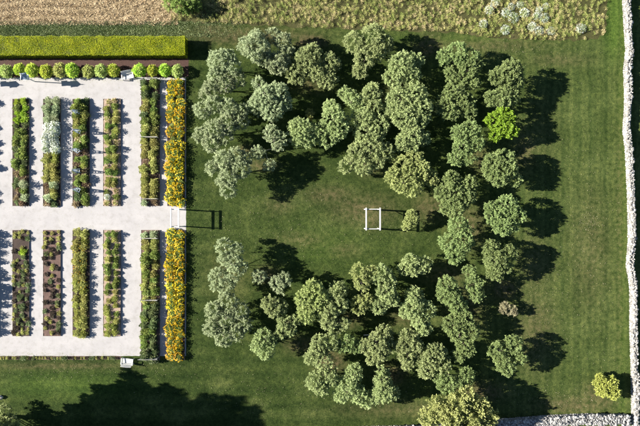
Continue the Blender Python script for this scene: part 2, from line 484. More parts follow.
def sheet(name, pts, z, mat, kind='structure', wob=0.0, label=None, cat=None):
    """flat sheet; pts are photo pixels on the ground, its border uneven by wob metres"""
    out = []
    for i, p in enumerate(pts):
        q = pts[(i + 1) % len(pts)]
        a = Vector(P(*p)); b = Vector(P(*q))
        n = max(1, int((b - a).length / .5)) if wob else 1
        for k in range(n):
            v = a.lerp(b, k / n)
            if wob and k: v += Vector((random.uniform(-wob, wob), random.uniform(-wob, wob), 0))
            out.append((v.x, v.y, z))
    mb = MB(); mb.add(out, [tuple(range(len(out)))])
    o = mb.build(name, mat)
    if o.data.polygons[0].normal.z < 0: o.data.flip_normals()
    return tag(o, label, cat, kind=kind)


MEADOW = [(172, -30), (172, 21), (240, 24), (300, 27), (380, 30), (450, 32), (488, 38), (560, 41), (598, 39), (606, 32), (607, -30)]
HAY = [(-60, -30), (171.5, -30), (171.5, 21), (120, 22), (60, 23), (-60, 24)]
sheet('gravel_path', [(-60, 77.5), (186, 77.5), (186, 356), (-60, 356)], .004, M['gravel'], wob=.03, label='pale gravel paths between the planting beds', cat='path')
sheet('mulch_strip', [(-60, 57), (188.5, 57), (188.5, 77), (-60, 77)], .008, M['mulch'], wob=.04, label='brown bark mulch strip between the hedge and the round bushes', cat='mulch')
sheet('edging_soil', [(-60, 356.3), (121, 356.3), (121, 359.6), (-60, 359.6)], .008, M['soil_red'], wob=.04, label='narrow brown soil strip along the bottom of the gravel', cat='soil')
sheet('meadow_ground', MEADOW, .006, M['meadow'], wob=.25, label='rough meadow ground along the top of the picture', cat='meadow')
sheet('hay_field', HAY, .007, M['hay'], wob=.15, label='tan field of cut hay behind the hedge', cat='field')


def in_poly(px, py, poly):
    r = np.zeros(px.shape, bool)
    j = len(poly) - 1
    for i in range(len(poly)):
        xi, yi = poly[i]; xj, yj = poly[j]
        c = ((yi > py) != (yj > py)) & (px < (xj - xi) * (py - yi) / (yj - yi + 1e-9) + xi)
        r ^= c; j = i
    return r


def blades(name, n, area, keep, h, w, mat, lean=.5, attrs=True, label=None, cat=None):
    """single-triangle grass blades scattered over an area of photo pixels"""
    px = rng.uniform(area[0], area[2], n); py = rng.uniform(area[1], area[3], n)
    k = keep(px, py); px, py = px[k], py[k]; n = len(px)
    c = np.stack([(px - CX) * S, (CY - py) * S, np.zeros(n)], 1)
    a = rng.uniform(0, 2 * math.pi, n)
    hh = rng.uniform(*h, n)[:, None]; ww = rng.uniform(*w, n)[:, None]
    side = np.stack([np.cos(a), np.sin(a), np.zeros(n)], 1)
    tip = np.stack([rng.normal(0, lean, n), rng.normal(0, lean, n), np.ones(n)], 1) * hh
    v = np.empty((n, 3, 3)); v[:, 0] = c - side * ww / 2; v[:, 1] = c + side * ww / 2; v[:, 2] = c + tip
    at = {'v': rng.random(n)}
    if attrs: at['dry'] = dry_at(px, py); at['warm'] = warm_at(px, py); at['lush'] = lush_at(px, py)
    me = np_mesh(name, v.reshape(-1, 3), np.arange(n * 3).reshape(-1, 3), mat, at)
    return tag(link(name, me), label, cat, kind='stuff')


def lawn_keep(px, py):
    k = ~((px < 187.5) & (py > 56.5) & (py < 360))
    k &= ~((px < 189) & (py > 39) & (py < 60))
    k &= ~in_poly(px, py, MEADOW) & ~in_poly(px, py, HAY)
    return k & (px < 626)


blades('lawn_blades', 330000, (-20, -10, 660, 440), lawn_keep, (.03, .075), (.03, .06), M['blades'], .7,
       label='short mown grass blades of the lawn', cat='grass')
blades('long_grass', 26000, (-40, 21, 250, 37), lambda x, y: (rng.random(x.shape) < np.clip((255 - x) / 90, 0, 1)) & ((x > 190) | (y < 39.5)), (.05, .13), (.035, .07), M['long_grass'], .8, False,
       label='strip of long blue-green grass between hay field and hedge', cat='grass')
def hay_rows(x, y):
    t = np.where(x > 105, np.hypot(x - 95, (y + 45) * 1.1) * .55, (y * .95 + x * .06 + 2.2 * np.sin(x * .045)) * .62)
    return (np.sin(t * 1.35) + rng.normal(0, 1.1, x.shape)) > .35


blades('hay_stubble', 26000, (-40, -25, 176, 25), lambda x, y: rng.random(x.shape) < .8, (.02, .06), (.05, .12), M['hay_stalk'], 2.2, False,
       label='short pale stubble of the hay field', cat='hay')
blades('hay_rows', 60000, (-40, -25, 178, 25), hay_rows, (.08, .24), (.05, .10), M['hay_stalk'], .9, False,
       label='cut hay stalks raked into curved rows on the field', cat='hay')
LEAF_PATCH = [(590, 222, 10, 8, 170), (560, 400, 50, 10, 220), (580, 250, 40, 120, 700), (540, 310, 20, 50, 260), (300, 225, 90, 40, 500), (330, 395, 120, 14, 350), (500, 50, 70, 8, 260), (240, 220, 40, 150, 300), (90, 372, 90, 9, 260)]
LX = np.concatenate([rng.normal(a, c * .7, n) for a, b, c, d, n in LEAF_PATCH]); LY = np.concatenate([rng.normal(b, d * .7, n) for a, b, c, d, n in LEAF_PATCH])
lk = lawn_keep(LX, LY); LX, LY = LX[lk], LY[lk]
lc = np.stack([(LX - CX) * S, (CY - LY) * S, np.full(len(LX), .06)], 1)
v, f = leaf_quads(lc, rand_dirs(len(lc)) * np.array([1, 1, .25]), rand_dirs(len(lc)) * .5 + np.array([-.3, 0, 1]), rng.uniform(.06, .15, len(lc)), rng.uniform(.04, .08, len(lc)))
tag(link('fallen_leaves', np_mesh('fallen_leaves', v, f, M['dead_leaf'], {'v': rng.random(len(lc))})), 'scattered pale fallen leaves on the lawn', 'leaves', kind='stuff')


gn = 2600
GX = rng.uniform(-10, 186, gn); GY = np.where(rng.random(gn) < .6, rng.uniform(79, 355, gn), np.where(rng.random(gn) < .5, rng.normal(79, 1.5, gn), rng.normal(354.5, 1.5, gn)))
bx0 = np.array([-2, 13, 29.5, 43.5, 61, 73, 90, 103.5, 121, 141.5, 160, 167.5]); pick = rng.random(gn) < .55
GX = np.where(pick, bx0[rng.integers(0, len(bx0), gn)] + rng.normal(0, 2.2, gn), GX)
gk = (GY > 78) & (GY < 355.5) & (GX < 185.5); GX, GY = GX[gk], GY[gk]
gc = np.stack([(GX - CX) * S, (CY - GY) * S, np.full(len(GX), .012)], 1)
v, f = leaf_quads(gc, rand_dirs(len(gc)) * np.array([1, 1, .1]), rand_dirs(len(gc)) * .3 + np.array([0, 0, 1]), rng.uniform(.04, .11, len(gc)), rng.uniform(.02, .06, len(gc)))
tag(link('path_litter', np_mesh('path_litter', v, f, M['veg_olive'], {'v': rng.random(len(gc)) * .6})), 'scattered leaves and soil crumbs on the gravel', 'litter', kind='stuff')


def meadow_plants():
    n = 6000
    px = rng.uniform(172, 608, n); py = rng.uniform(-25, 41, n)
    k = in_poly(px, py + 1.0, MEADOW)
    sparse = np.where(px > 560, .55, np.where(px > 330, .85, 1.0))
    k &= rng.random(n) < sparse * np.clip(.75 + .45 * np.sin(px * .13 + 2 * np.sin(py * .2)) * np.sin(py * .21 + px * .05), .25, 1)
    px, py = px[k], py[k]; n = len(px)
    per = 60
    hgt = np.repeat(rng.uniform(.22, .6, n) * np.where(px < 330, 1.15, .9), per)
    rad = np.repeat(rng.uniform(.16, .42, n), per)
    tone = np.repeat(rng.random(n), per)
    c = np.repeat(np.stack([(px - CX) * S, (CY - py) * S, np.zeros(n)], 1), per, 0)
    d = rand_dirs(len(c)); t = rng.random(len(c)) ** .7
    off = d * (rad * rng.random(len(c)) ** .5)[:, None]; off[:, 2] = t * hgt
    dirs = d * .9; dirs[:, 2] = np.abs(dirs[:, 2]) * .5 + .25
    v, f = leaf_quads(c + off, dirs, rand_dirs(len(c)) * .8 + np.array([-.7, 0, 1.1]), rng.uniform(.05, .12, len(c)), rng.uniform(.022, .046, len(c)))
    me = np_mesh('meadow_plants', v, f, M['meadow_leaf'], {'v': np.clip(tone * .8 + rng.random(len(c)) * .3, 0, 1)})
    tag(link('meadow_plants', me), 'dense rough meadow plants along the top edge', 'wild plants', kind='stuff')


meadow_plants()

# ------------------------------------------------------------------ dry-stone walls


def ico():
    t = (1 + 5 ** .5) / 2
    v = [(-1, t, 0), (1, t, 0), (-1, -t, 0), (1, -t, 0), (0, -1, t), (0, 1, t), (0, -1, -t), (0, 1, -t), (t, 0, -1), (t, 0, 1), (-t, 0, -1), (-t, 0, 1)]
    f = [(0, 11, 5), (0, 5, 1), (0, 1, 7), (0, 7, 10), (0, 10, 11), (1, 5, 9), (5, 11, 4), (11, 10, 2), (10, 7, 6), (7, 1, 8), (3, 9, 4), (3, 4, 2), (3, 2, 6), (3, 6, 8), (3, 8, 9), (4, 9, 5), (2, 4, 11), (6, 2, 10), (8, 6, 7), (9, 8, 1)]
    return unit(np.array(v, float)), np.array(f)


ICO_V, ICO_F = ico()
CUBE_V = np.array([(x, y, z) for z in (-1, 1) for x, y in ((-1, -1), (1, -1), (1, 1), (-1, 1))], float)
CUBE_F = np.array([(3, 2, 1, 0), (4, 5, 6, 7), (0, 1, 5, 4), (1, 2, 6, 5), (2, 3, 7, 6), (3, 0, 4, 7)])


def stone_wall(name, pts, thick, height, mat, label, cap=(.20, .36)):
    """pts: ground centre line in metres. A rubble core and several thousand separate stones."""
    root = empty(name, (pts[0][0], pts[0][1], 0))
    o = np.array([pts[0][0], pts[0][1], 0])
    core = MB()
    pp = [np.array(p[:2], float) for p in pts]
    cv = []
    for i, p in enumerate(pp):
        d = unit(pp[min(i + 1, len(pp) - 1)] - pp[max(i - 1, 0)]); nr = np.array([-d[1], d[0]])
        for s_, z in ((-.42, 0), (-.36, height - .14), (.36, height - .14), (.42, 0)):
            q = p + nr * s_ * thick; cv.append((q[0] - o[0], q[1] - o[1], z))
    fs = []
    for i in range(len(pp) - 1):
        for k in range(3): fs.append((i * 4 + k, i * 4 + k + 1, i * 4 + 4 + k + 1, i * 4 + 4 + k))
    fs += [(3, 2, 1, 0), tuple(len(cv) - 4 + k for k in range(4))]
    core.add(cv, fs)
    core.build('rubble_core', M['stone_grey'], root)
    V, F, A = [], [], []
    cnt = 0
    def put(c, sz, rz):
        nonlocal cnt
        v = ICO_V * (1 + rng.uniform(-.16, .16, (12, 1))) * np.array(sz) * .62
        cs, sn = math.cos(rz), math.sin(rz)
        v = np.stack([v[:, 0] * cs - v[:, 1] * sn, v[:, 0] * sn + v[:, 1] * cs, v[:, 2]], 1)
        V.append(v + np.array(c) - o); F.append(ICO_F + cnt * 12); A.append(np.full(20, rng.random())); cnt += 1
    for i in range(len(pp) - 1):
        a, b = pp[i], pp[i + 1]; L = np.linalg.norm(b - a); d = (b - a) / L; nr = np.array([-d[1], d[0]]); rz = math.atan2(d[1], d[0])
        for side in (-1, 1):                      # two faces, in courses
            z = 0.0
            while z < height - .12:
                hh = rng.uniform(.13, .21); t = rng.uniform(-.1, .1)
                while t < L:
                    w = rng.uniform(.18, .42)
                    q = a + d * (t + w / 2) + nr * side * (thick / 2 - .08 - .04 * z / height + rng.uniform(-.03, .03))
                    put((q[0], q[1], z + hh / 2), (w * .97, .24, hh * .97), rz + rng.normal(0, .06)); t += w
                z += hh
        for _ in range(int(L * thick / .024)):    # coping rubble over the top
            e = .12 + .38 * rng.random() ** 1.8
            q = a + d * rng.uniform(0, L) + nr * (rng.uniform(-.5, .5) * thick * (1 + .28 * math.sin(i * 1.9 + 1)) + .06 * math.sin(i * 2.3))
            put((q[0], q[1], height - .06 + rng.uniform(-.05, .08)), (e * rng.uniform(.7, 1.3), e * rng.uniform(.6, 1), rng.uniform(.14, .26)), rng.uniform(0, 3.1))
    me = np_mesh('stones', np.concatenate(V), np.concatenate(F), mat, {'v': np.concatenate(A)})
    st = link('stones', me, root); st['kind'] = 'stuff'
    return tag(root, label, 'stone wall')


WALL_H = .95
wr = [(624, -14), (626.5, 0), (628, 28), (629.5, 50), (627.5, 68), (628.5, 100), (626.6, 130), (629, 150), (631, 190), (631.7, 215), (632, 240), (630, 266), (633.5, 287), (633.7, 330), (635, 375), (635.5, 412), (636, 440)]
stone_wall('dry_stone_wall', [P(x, y, .55)[:2] for x, y in wr], .62, WALL_H, M['stone'], 'long pale dry-stone wall running down the right edge of the lawn')
wb = [(629, 419.5), (590, 419), (545, 421), (505, 424), (470, 429), (385, 431.5), (275, 434), (150, 436), (0, 440)]
stone_wall('dry_stone_wall', [P(x, y, .5)[:2] for x, y in wb], 1.25, .95, M['stone_grey'], 'broad grey dry-stone wall along the bottom edge, meeting the right-hand wall')

# ------------------------------------------------------------------ trees


def crown_mesh(name, lobes, mat, origin, leaf=(.12, .22), dens=1.0, clump=.32, shell=.78, squash=.74, flat=-.45):
    """lobes: (x, y, z, r) in metres. Leaves sit in clumps over each lobe's shell and inside it."""
    VC, VD = [], []
    for x, y, z, r in lobes:
        n = int(max(14, 56 * dens * r * r * (1 + .25 / max(r, .3)) * (.32 / clump) ** 1.5))
        d = rand_dirs(int(n * 1.6)); d = d[d[:, 2] > flat][:n]
        lump = 1 + .10 * np.sin(d[:, 0] * 5 + x * 3) * np.sin(d[:, 1] * 5 + y * 3)
        rr = (r * .95 - clump * .55) * (shell + (1 - shell) * rng.random(len(d)) ** .5) * lump
        cc = np.array([x, y, z]) + d * rr[:, None] * np.array([1, 1, squash])
        per = 28
        ax = unit(d * .9 + rand_dirs(len(d)) * .55 + np.array([0, 0, .3]))
        ln = clump * rng.uniform(.7, 1.9, len(d))
        c = np.repeat(cc, per, 0); a = np.repeat(ax, per, 0); l = np.repeat(ln, per)
        t = rng.random(len(c)) ** .8; e = rand_dirs(len(c))
        p = c + a * (t * l)[:, None] + e * (clump * .55 * (1.05 - .75 * t) * rng.random(len(c)) ** .5)[:, None]
        VC.append(p); VD.append(a * .7 + e * .9 + np.array([0, 0, .2]))
    c = np.concatenate(VC); d = np.concatenate(VD)
    k = c[:, 2] > .25; c, d = c[k], d[k]
    nrm = rand_dirs(len(c)) * .5 + np.array([-.85, 0, .85])
    L = rng.uniform(*leaf, len(c))
    v, f = leaf_quads(c - np.array(origin), d, nrm, L, L * rng.uniform(.38, .56, len(c)))
    return np_mesh(name, v, f, mat, {'v': rng.random(len(c))})


def trunk_mesh(lobes, base, mat, r0=.14, fork=.9):
    mb = MB()
    bx, by = base
    fz = fork
    lx, ly = rng.normal(0, .08, 2)
    mb.tube([(0, 0, -.05), (lx * .3, ly * .3, fz * .4), (lx, ly, fz)], [r0 * 1.35, r0 * 1.05, r0 * .95], 8)
    mids = []
    order = sorted(lobes, key=lambda q: -q[3])
    for k, (x, y, z, r) in enumerate(order):
        e = Vector((x - bx, y - by, z + r * .25))
        s, w = Vector((lx, ly, fz - .06)), 1.0
        if k >= 3 and mids:                       # fork from the nearest main limb
            s = min(mids, key=lambda q: (q - e).length); w = .6
        mid = s.lerp(e, .5) + Vector((rng.normal(0, .14), rng.normal(0, .14), .10))
        mb.tube([s, mid, e], [r0 * .55 * w, r0 * .38 * w, r0 * .14 * w], 6)
        if k < 6: mids.append(mid)
        for _ in range(4):
            d = Vector(rand_dirs(1)[0]); d.z = abs(d.z) * .6 + .1
            q = mid.lerp(e, random.uniform(.2, .9))
            mb.tube([q, q + d * r * .45, q + d * r * .8 + Vector((0, 0, .1))], [r0 * .22, r0 * .13, r0 * .05], 5)
    return mb.mesh('trunk', mat, True)


def tree(name, label, mat, zc, pl, cat='tree', group='orchard trees around the lawn clearing', bark='bark', r0=.13, fork=None, **kw):
    """pl: crown lobes as the photo shows them (pixel x, y, radius); zc: height of the crown's middle"""
    zc *= 1.12
    W = sum(r * r for _, _, r in pl)
    mx = sum(x * r * r for x, _, r in pl) / W; my = sum(y * r * r for _, y, r in pl) / W
    bx, by, _ = P(mx, my, zc)
    lobes = []
    for x, y, r in pl:
        rm = r * S * (H - zc) / H * 1.07
        off = math.hypot(x - mx, y - my) * S
        z = zc + .35 - .20 * off + random.uniform(-.12, .15)
        z = max(z, rm * .72 + .35)
        wx, wy, _ = P(x, y, z)
        lobes.append((wx, wy, z, rm))
    root = empty(name, (bx, by, 0))
    link('crown', crown_mesh('crown', lobes, M[mat], (bx, by, 0), **kw), root)
    link('trunk', trunk_mesh(lobes, (bx, by), M[bark], r0, fork if fork else min(1.0, zc * .38)), root)
    return tag(root, label, cat, group)


TREES = [
 ('sage', 3.0, [(220, 62, 11), (217, 75, 8), (228, 57, 7), (233, 67, 8)], 'silvery green tree just right of the clipped hedge end'),
 ('sage', 2.8, [(212, 89, 8), (225, 84, 9), (238, 80, 7), (205, 94, 5)], 'low spreading silvery tree, second down the left edge of the upper orchard'),
 ('sage', 3.0, [(203, 110, 8), (214, 104, 8), (228, 108, 9), (240, 112, 8)], 'silvery tree third down the left edge, beside the yellow flower bed'),
 ('sage', 3.0, [(201, 135, 7), (215, 130, 10), (228, 124, 9), (240, 121, 8), (212, 143, 8), (226, 138, 6)], 'broad silvery tree fourth down the left edge, above the lone leaning tree'),
 ('sage', 2.9, [(256, 48, 13), (247, 45, 8), (262, 56, 9), (256, 38, 7)], 'large round pale tree at the top left of the orchard, nearest the meadow'),
 ('sage', 2.8, [(273, 36, 7), (283, 42, 8), (286, 52, 7), (277, 64, 10), (268, 60, 7), (282, 60, 7)], 'ring-shaped open silvery tree right of the large round one at top left'),
 ('sage', 2.8, [(266, 98, 12), (278, 95, 11), (272, 108, 12), (258, 104, 9), (259, 84, 6), (284, 104, 7)], 'large dense round tree in the left middle of the upper orchard'),
 ('sage', 3.0, [(258, 153, 6), (272, 134, 8), (283, 139, 6), (269, 165, 5), (278, 146, 5)], 'thin open tree with bare pale limbs showing, casting a broad shadow on the clearing'),
 ('sage', 3.4, [(224, 160, 9), (236, 157, 9), (212, 168, 6), (229, 176, 9), (228, 190, 7), (241, 168, 9), (246, 160, 6), (222, 181, 5)], 'ragged silvery tree standing alone above the arbor at the path end'),
 ('pale', 2.7, [(296, 74, 10), (308, 61, 13), (329, 64, 10), (327, 79, 9), (313, 52, 8), (318, 72, 9)], 'wide pale green tree with four rounded lobes near the upper left centre'),
 ('pale', 2.9, [(355, 43, 10), (373, 37, 12), (383, 44, 9), (365, 58, 10), (360, 71, 7), (376, 52, 9)], 'tall lobed tree at the top centre, its crown touching the meadow'),
 ('pale', 2.7, [(401, 66, 13), (416, 60, 7), (394, 77, 9), (411, 75, 9)], 'round pale tree right of the top centre tree, with a black shadow to its right'),
 ('pale', 2.5, [(302, 131, 11), (296, 126, 7), (308, 138, 8), (299, 139, 7)], 'small round pale tree at the left of the inner ring, below the little yellow sapling'),
 ('pale', 2.7, [(331, 107, 7), (333, 118, 11), (338, 129, 10), (320, 132, 8), (328, 139, 8)], 'upright pale tree in the inner ring beside the small round one'),
 ('pale', 2.5, [(372, 93, 9), (374, 105, 8), (366, 99, 6)], 'small pale tree below the tall tree at top centre'),
 ('pale', 2.3, [(345, 93, 6), (353, 99, 7), (357, 106, 6)], 'low thin bushy tree left of the small pale tree at upper centre'),
 ('pale', 3.0, [(399, 100, 12), (414, 96, 12), (421, 110, 11), (406, 116, 13), (393, 110, 9), (418, 121, 9)], 'largest round tree of the orchard, right of the upper centre'),
 ('pale', 2.6, [(365, 118, 9), (378, 125, 10), (365, 134, 10), (352, 122, 7), (375, 137, 8)], 'dense pale tree in the middle of the inner ring above the clearing'),
 ('pale', 2.6, [(372, 147, 11), (357, 152, 9), (364, 165, 9), (346, 166, 7), (384, 152, 9), (378, 161, 7)], 'spreading pale tree reaching lowest into the clearing from above'),
 ('pale', 2.6, [(412, 136, 11), (404, 143, 8), (422, 138, 7), (412, 146, 6)], 'round pale tree directly below the largest tree'),
 ('pale_yellow', 2.6, [(414, 158, 8), (401, 166, 9), (420, 170, 10), (401, 183, 9), (412, 187, 9), (394, 176, 8), (430, 178, 7), (408, 173, 8)], 'yellowish spreading tree just above the sapling and white frame'),
 ('green', 2.6, [(445, 57, 7), (457, 52, 9), (470, 57, 8), (460, 60, 6)], 'small flat-topped tree at the top of the right-hand orchard rows'),
 ('green', 2.5, [(450, 74, 6), (467, 70, 9), (472, 82, 7), (475, 65, 6), (462, 79, 6)], 'small open tree tucked under the flat-topped one at upper right'),
 ('green', 2.6, [(440, 106, 8), (455, 92, 9), (465, 103, 9), (450, 112, 8), (469, 111, 7), (447, 98, 7)], 'ragged green tree between the largest tree and the lime tree'),
 ('green', 2.9, [(498, 76, 8), (510, 71, 10), (516, 80, 7), (506, 80, 8)], 'round green tree at the upper right corner of the orchard'),
 ('green', 2.6, [(492, 98, 7), (507, 92, 9), (502, 101, 8), (513, 99, 5)], 'green tree directly above the bright lime tree'),
 ('lime', 2.6, [(493, 121, 7), (503, 117, 8), (511, 131, 6), (495, 135, 6), (505, 129, 8), (510, 118, 5)], 'bright lime-green tree standing out on the right side of the orchard'),
 ('green', 2.5, [(460, 134, 8), (470, 130, 9), (475, 143, 8), (456, 158, 7), (468, 157, 7), (462, 147, 8)], 'narrow green tree left of the bright lime tree'),
 ('green', 2.7, [(493, 163, 9), (504, 160, 10), (498, 175, 10), (508, 170, 8), (514, 180, 6), (489, 170, 6)], 'dense green tree directly below the bright lime tree'),
 ('green', 2.7, [(451, 179, 7), (468, 184, 8), (453, 193, 10), (443, 194, 8), (465, 197, 9), (455, 205, 10), (446, 206, 7)], 'large green tree in the inner right row, right of the sapling'),
 ('green', 2.7, [(494, 215, 9), (506, 206, 10), (515, 216, 9), (503, 225, 9), (511, 226, 6), (490, 208, 5)], 'round green tree with a gap around it, halfway down the right row'),
 ('green', 2.5, [(458, 226, 9), (448, 243, 8), (462, 242, 10), (455, 254, 9), (466, 231, 6)], 'green tree in the inner right row level with the bottom of the white frame'),
 ('green', 2.7, [(491, 249, 8), (495, 260, 10), (508, 253, 8), (494, 272, 8), (505, 266, 6)], 'lobed green tree, the second below the bright lime tree group on the right row'),
 ('green', 2.6, [(447, 286, 9), (452, 297, 9), (473, 284, 8), (469, 272, 6), (476, 294, 7), (458, 306, 8), (443, 295, 6)], 'wide green tree in the inner right row above the pale dead shrub'),
 ('green', 2.6, [(452, 324, 9), (464, 321, 9), (471, 331, 8), (458, 333, 8), (465, 347, 9), (459, 355, 6)], 'green tree lower right, left of a long black shadow'),
 ('green', 2.7, [(497, 351, 8), (513, 344, 8), (506, 365, 9), (519, 358, 6), (502, 359, 7)], 'lowest tree of the right row, with a notch in the top of its crown'),
 ('pale', 2.3, [(411, 262, 8), (405, 269, 6), (424, 265, 7), (414, 269, 6)], 'small tree at the lower right edge of the clearing'),
 ('pale', 2.6, [(414, 296, 8), (413, 308, 10), (426, 310, 8), (420, 320, 8), (424, 328, 7), (405, 311, 6)], 'bright pale pear-shaped tree right of the lower centre'),
 ('pale', 2.5, [(408, 339, 9), (406, 355, 8), (414, 346, 8), (402, 346, 7), (408, 364, 6)], 'oval pale tree below the pear-shaped one'),
 ('pale', 2.6, [(432, 356, 11), (426, 369, 8), (441, 364, 9), (438, 352, 7), (424, 360, 7)], 'round pale tree in the bottom row, right of the oval one'),
 ('pale', 2.5, [(377, 343, 10), (384, 334, 8), (373, 357, 7), (366, 346, 7), (387, 347, 7), (379, 354, 7)], 'bright pale tree at the lower centre beside a pale cut limb'),
 ('pale', 2.7, [(320, 345, 9), (330, 342, 8), (323, 360, 9), (311, 358, 6), (316, 352, 7)], 'pale tree lower left of centre, above the bottom row of trees'),
 ('green', 2.2, [(347, 343, 8), (356, 346, 6), (341, 346, 5)], 'low dull green tree between two brighter pale ones at lower centre'),
 ('pale', 2.5, [(316, 381, 9), (329, 377, 8), (322, 388, 6), (331, 368, 5)], 'round tree at the bottom left corner of the orchard'),
 ('pale', 2.5, [(354, 373, 8), (348, 386, 9), (341, 394, 7), (366, 400, 7), (358, 393, 8), (340, 383, 6)], 'spreading pale tree in the bottom row, lowest to the lawn edge'),
 ('pale', 2.5, [(383, 380, 8), (384, 391, 10), (382, 371, 5), (376, 396, 6), (392, 393, 6)], 'pointed oval tree at the right of the bottom row'),
 ('pale_yellow', 2.7, [(313, 289, 9), (305, 300, 9), (319, 298, 9), (306, 314, 8), (315, 309, 7)], 'yellowish round tree at the lower left edge of the clearing'),
 ('pale', 2.7, [(337, 292, 9), (338, 304, 9), (330, 312, 8), (329, 321, 8), (335, 329, 6), (344, 323, 5)], 'tall narrow pale tree joined to the yellowish one below the clearing'),
 ('pale_yellow', 2.7, [(360, 272, 8), (371, 273, 7), (362, 283, 7), (359, 305, 8), (367, 299, 5)], 'yellowish tree at the bottom of the clearing, left half of a pair'),
 ('pale', 2.7, [(381, 275, 10), (386, 292, 9), (379, 305, 8), (391, 299, 7), (388, 281, 7)], 'pale tree at the bottom of the clearing, right half of a pair'),
 ('pale', 2.4, [(263, 337, 8), (266, 350, 8), (258, 345, 6), (271, 341, 5)], 'small oval tree at the lower left, nearest the open lawn'),
 ('pale', 2.3, [(285, 323, 7), (293, 321, 6), (282, 332, 6), (290, 330, 5)], 'small tree right of the small oval one at lower left'),
 ('pale', 2.5, [(274, 308, 8), (269, 303, 7), (280, 307, 7)], 'small round tree under the forked bare-limbed one at lower left'),
 ('sage', 2.6, [(259, 276, 6), (277, 283, 6), (284, 280, 6), (281, 290, 4)], 'thin forked tree with pale bare limbs at the left edge of the clearing'),
 ('sage', 2.7, [(215, 311, 9), (228, 304, 10), (239, 311, 9), (243, 324, 8), (213, 327, 9), (224, 336, 9), (236, 332, 8), (226, 319, 7)], 'big dense silvery tree at the lower left, beside the yellow flower bed'),
 ('sage', 2.9, [(225, 248, 9), (236, 251, 7), (234, 263, 8), (218, 276, 8), (233, 275, 7), (241, 267, 6), (226, 286, 8), (217, 285, 6), (224, 258, 6)], 'ragged open silvery tree with bare limbs, below the arbor shadow'),
 ('green', 2.7, [(447, 384, 9), (466, 376, 8), (456, 386, 9), (441, 378, 6)], 'green tree at the bottom right, partly covered by the straw-coloured willow'),
]
THIN = {'thin open tree with bare pale limbs showing, casting a broad shadow on the clearing', 'thin forked tree with pale bare limbs at the left edge of the clearing',
        'ragged open silvery tree with bare limbs, below the arbor shadow'}
for mat, zc, pl, lab in TREES:
    thin = lab in THIN
    tree('orchard_tree', lab, mat, zc, pl, bark='bark_pale' if mat == 'sage' else 'bark', dens=.75 if thin else 1.0, r0=.09 if thin else .12)

tree('willow', 'large straw-coloured willowy shrub at the bottom edge beside the stone wall', 'straw_leaf', 4.0,
     [(436, 403, 6), (457, 405, 10), (466, 397, 8), (479, 408, 9), (472, 418, 9), (429, 417, 8), (451, 418, 10), (490, 415, 6), (443, 410, 8), (452, 433, 10), (472, 432, 9), (486, 427, 7)], 'shrub', None, leaf=(.16, .36), clump=.45)
tree('sapling', 'slender young sapling right beside the white timber frame', 'pale_yellow', 1.5, [(411, 215, 4.5), (409, 222, 4.5), (405, 227, 2.6), (414, 219, 4)], 'sapling', None, r0=.05, clump=.25, leaf=(.10, .18), dens=1.6, fork=.6)
tree('sapling', 'little yellow sapling in deep shade above the inner ring of trees', 'straw_leaf', 1.2, [(310, 113, 3.2), (310, 117, 2.4)], 'sapling', None, r0=.04, clump=.22, leaf=(.10, .18), dens=1.8, fork=.4)
tree('dead_shrub', 'small pale half-dead shrub on dry grass between the right row and inner row', 'dead_leaf', .9, [(505, 306, 4), (511, 310, 4.5), (514, 312, 3), (503, 311, 3)], 'shrub', None, bark='bark_pale', r0=.05, clump=.22, leaf=(.09, .17), dens=.8, fork=.25)
tree('yellow_shrub', 'bright yellow-green spiky shrub near the lower right corner of the walls', 'yellow', .85, [(600, 381, 6), (612, 391, 6.5), (607, 385, 6), (601, 390, 5), (611, 382, 5)], 'shrub', None, r0=.05, clump=.28, leaf=(.14, .26), dens=1.3, fork=.2)
tree('corner_shrub', 'dull green shrub at the bottom left corner of the picture', 'pale', 1.6, [(4, 412, 6), (11, 421, 7), (2, 424, 8), (17, 428, 5)], 'shrub', None, r0=.06)
tree('field_bush', 'dark green bush at the hay field edge, top left', 'veg', 1.1, [(170, 3, 6), (180, 5, 7), (189, 2, 7), (176, -3, 7), (196, 6, 5), (187, 10, 4)], 'bush', None, r0=.06)


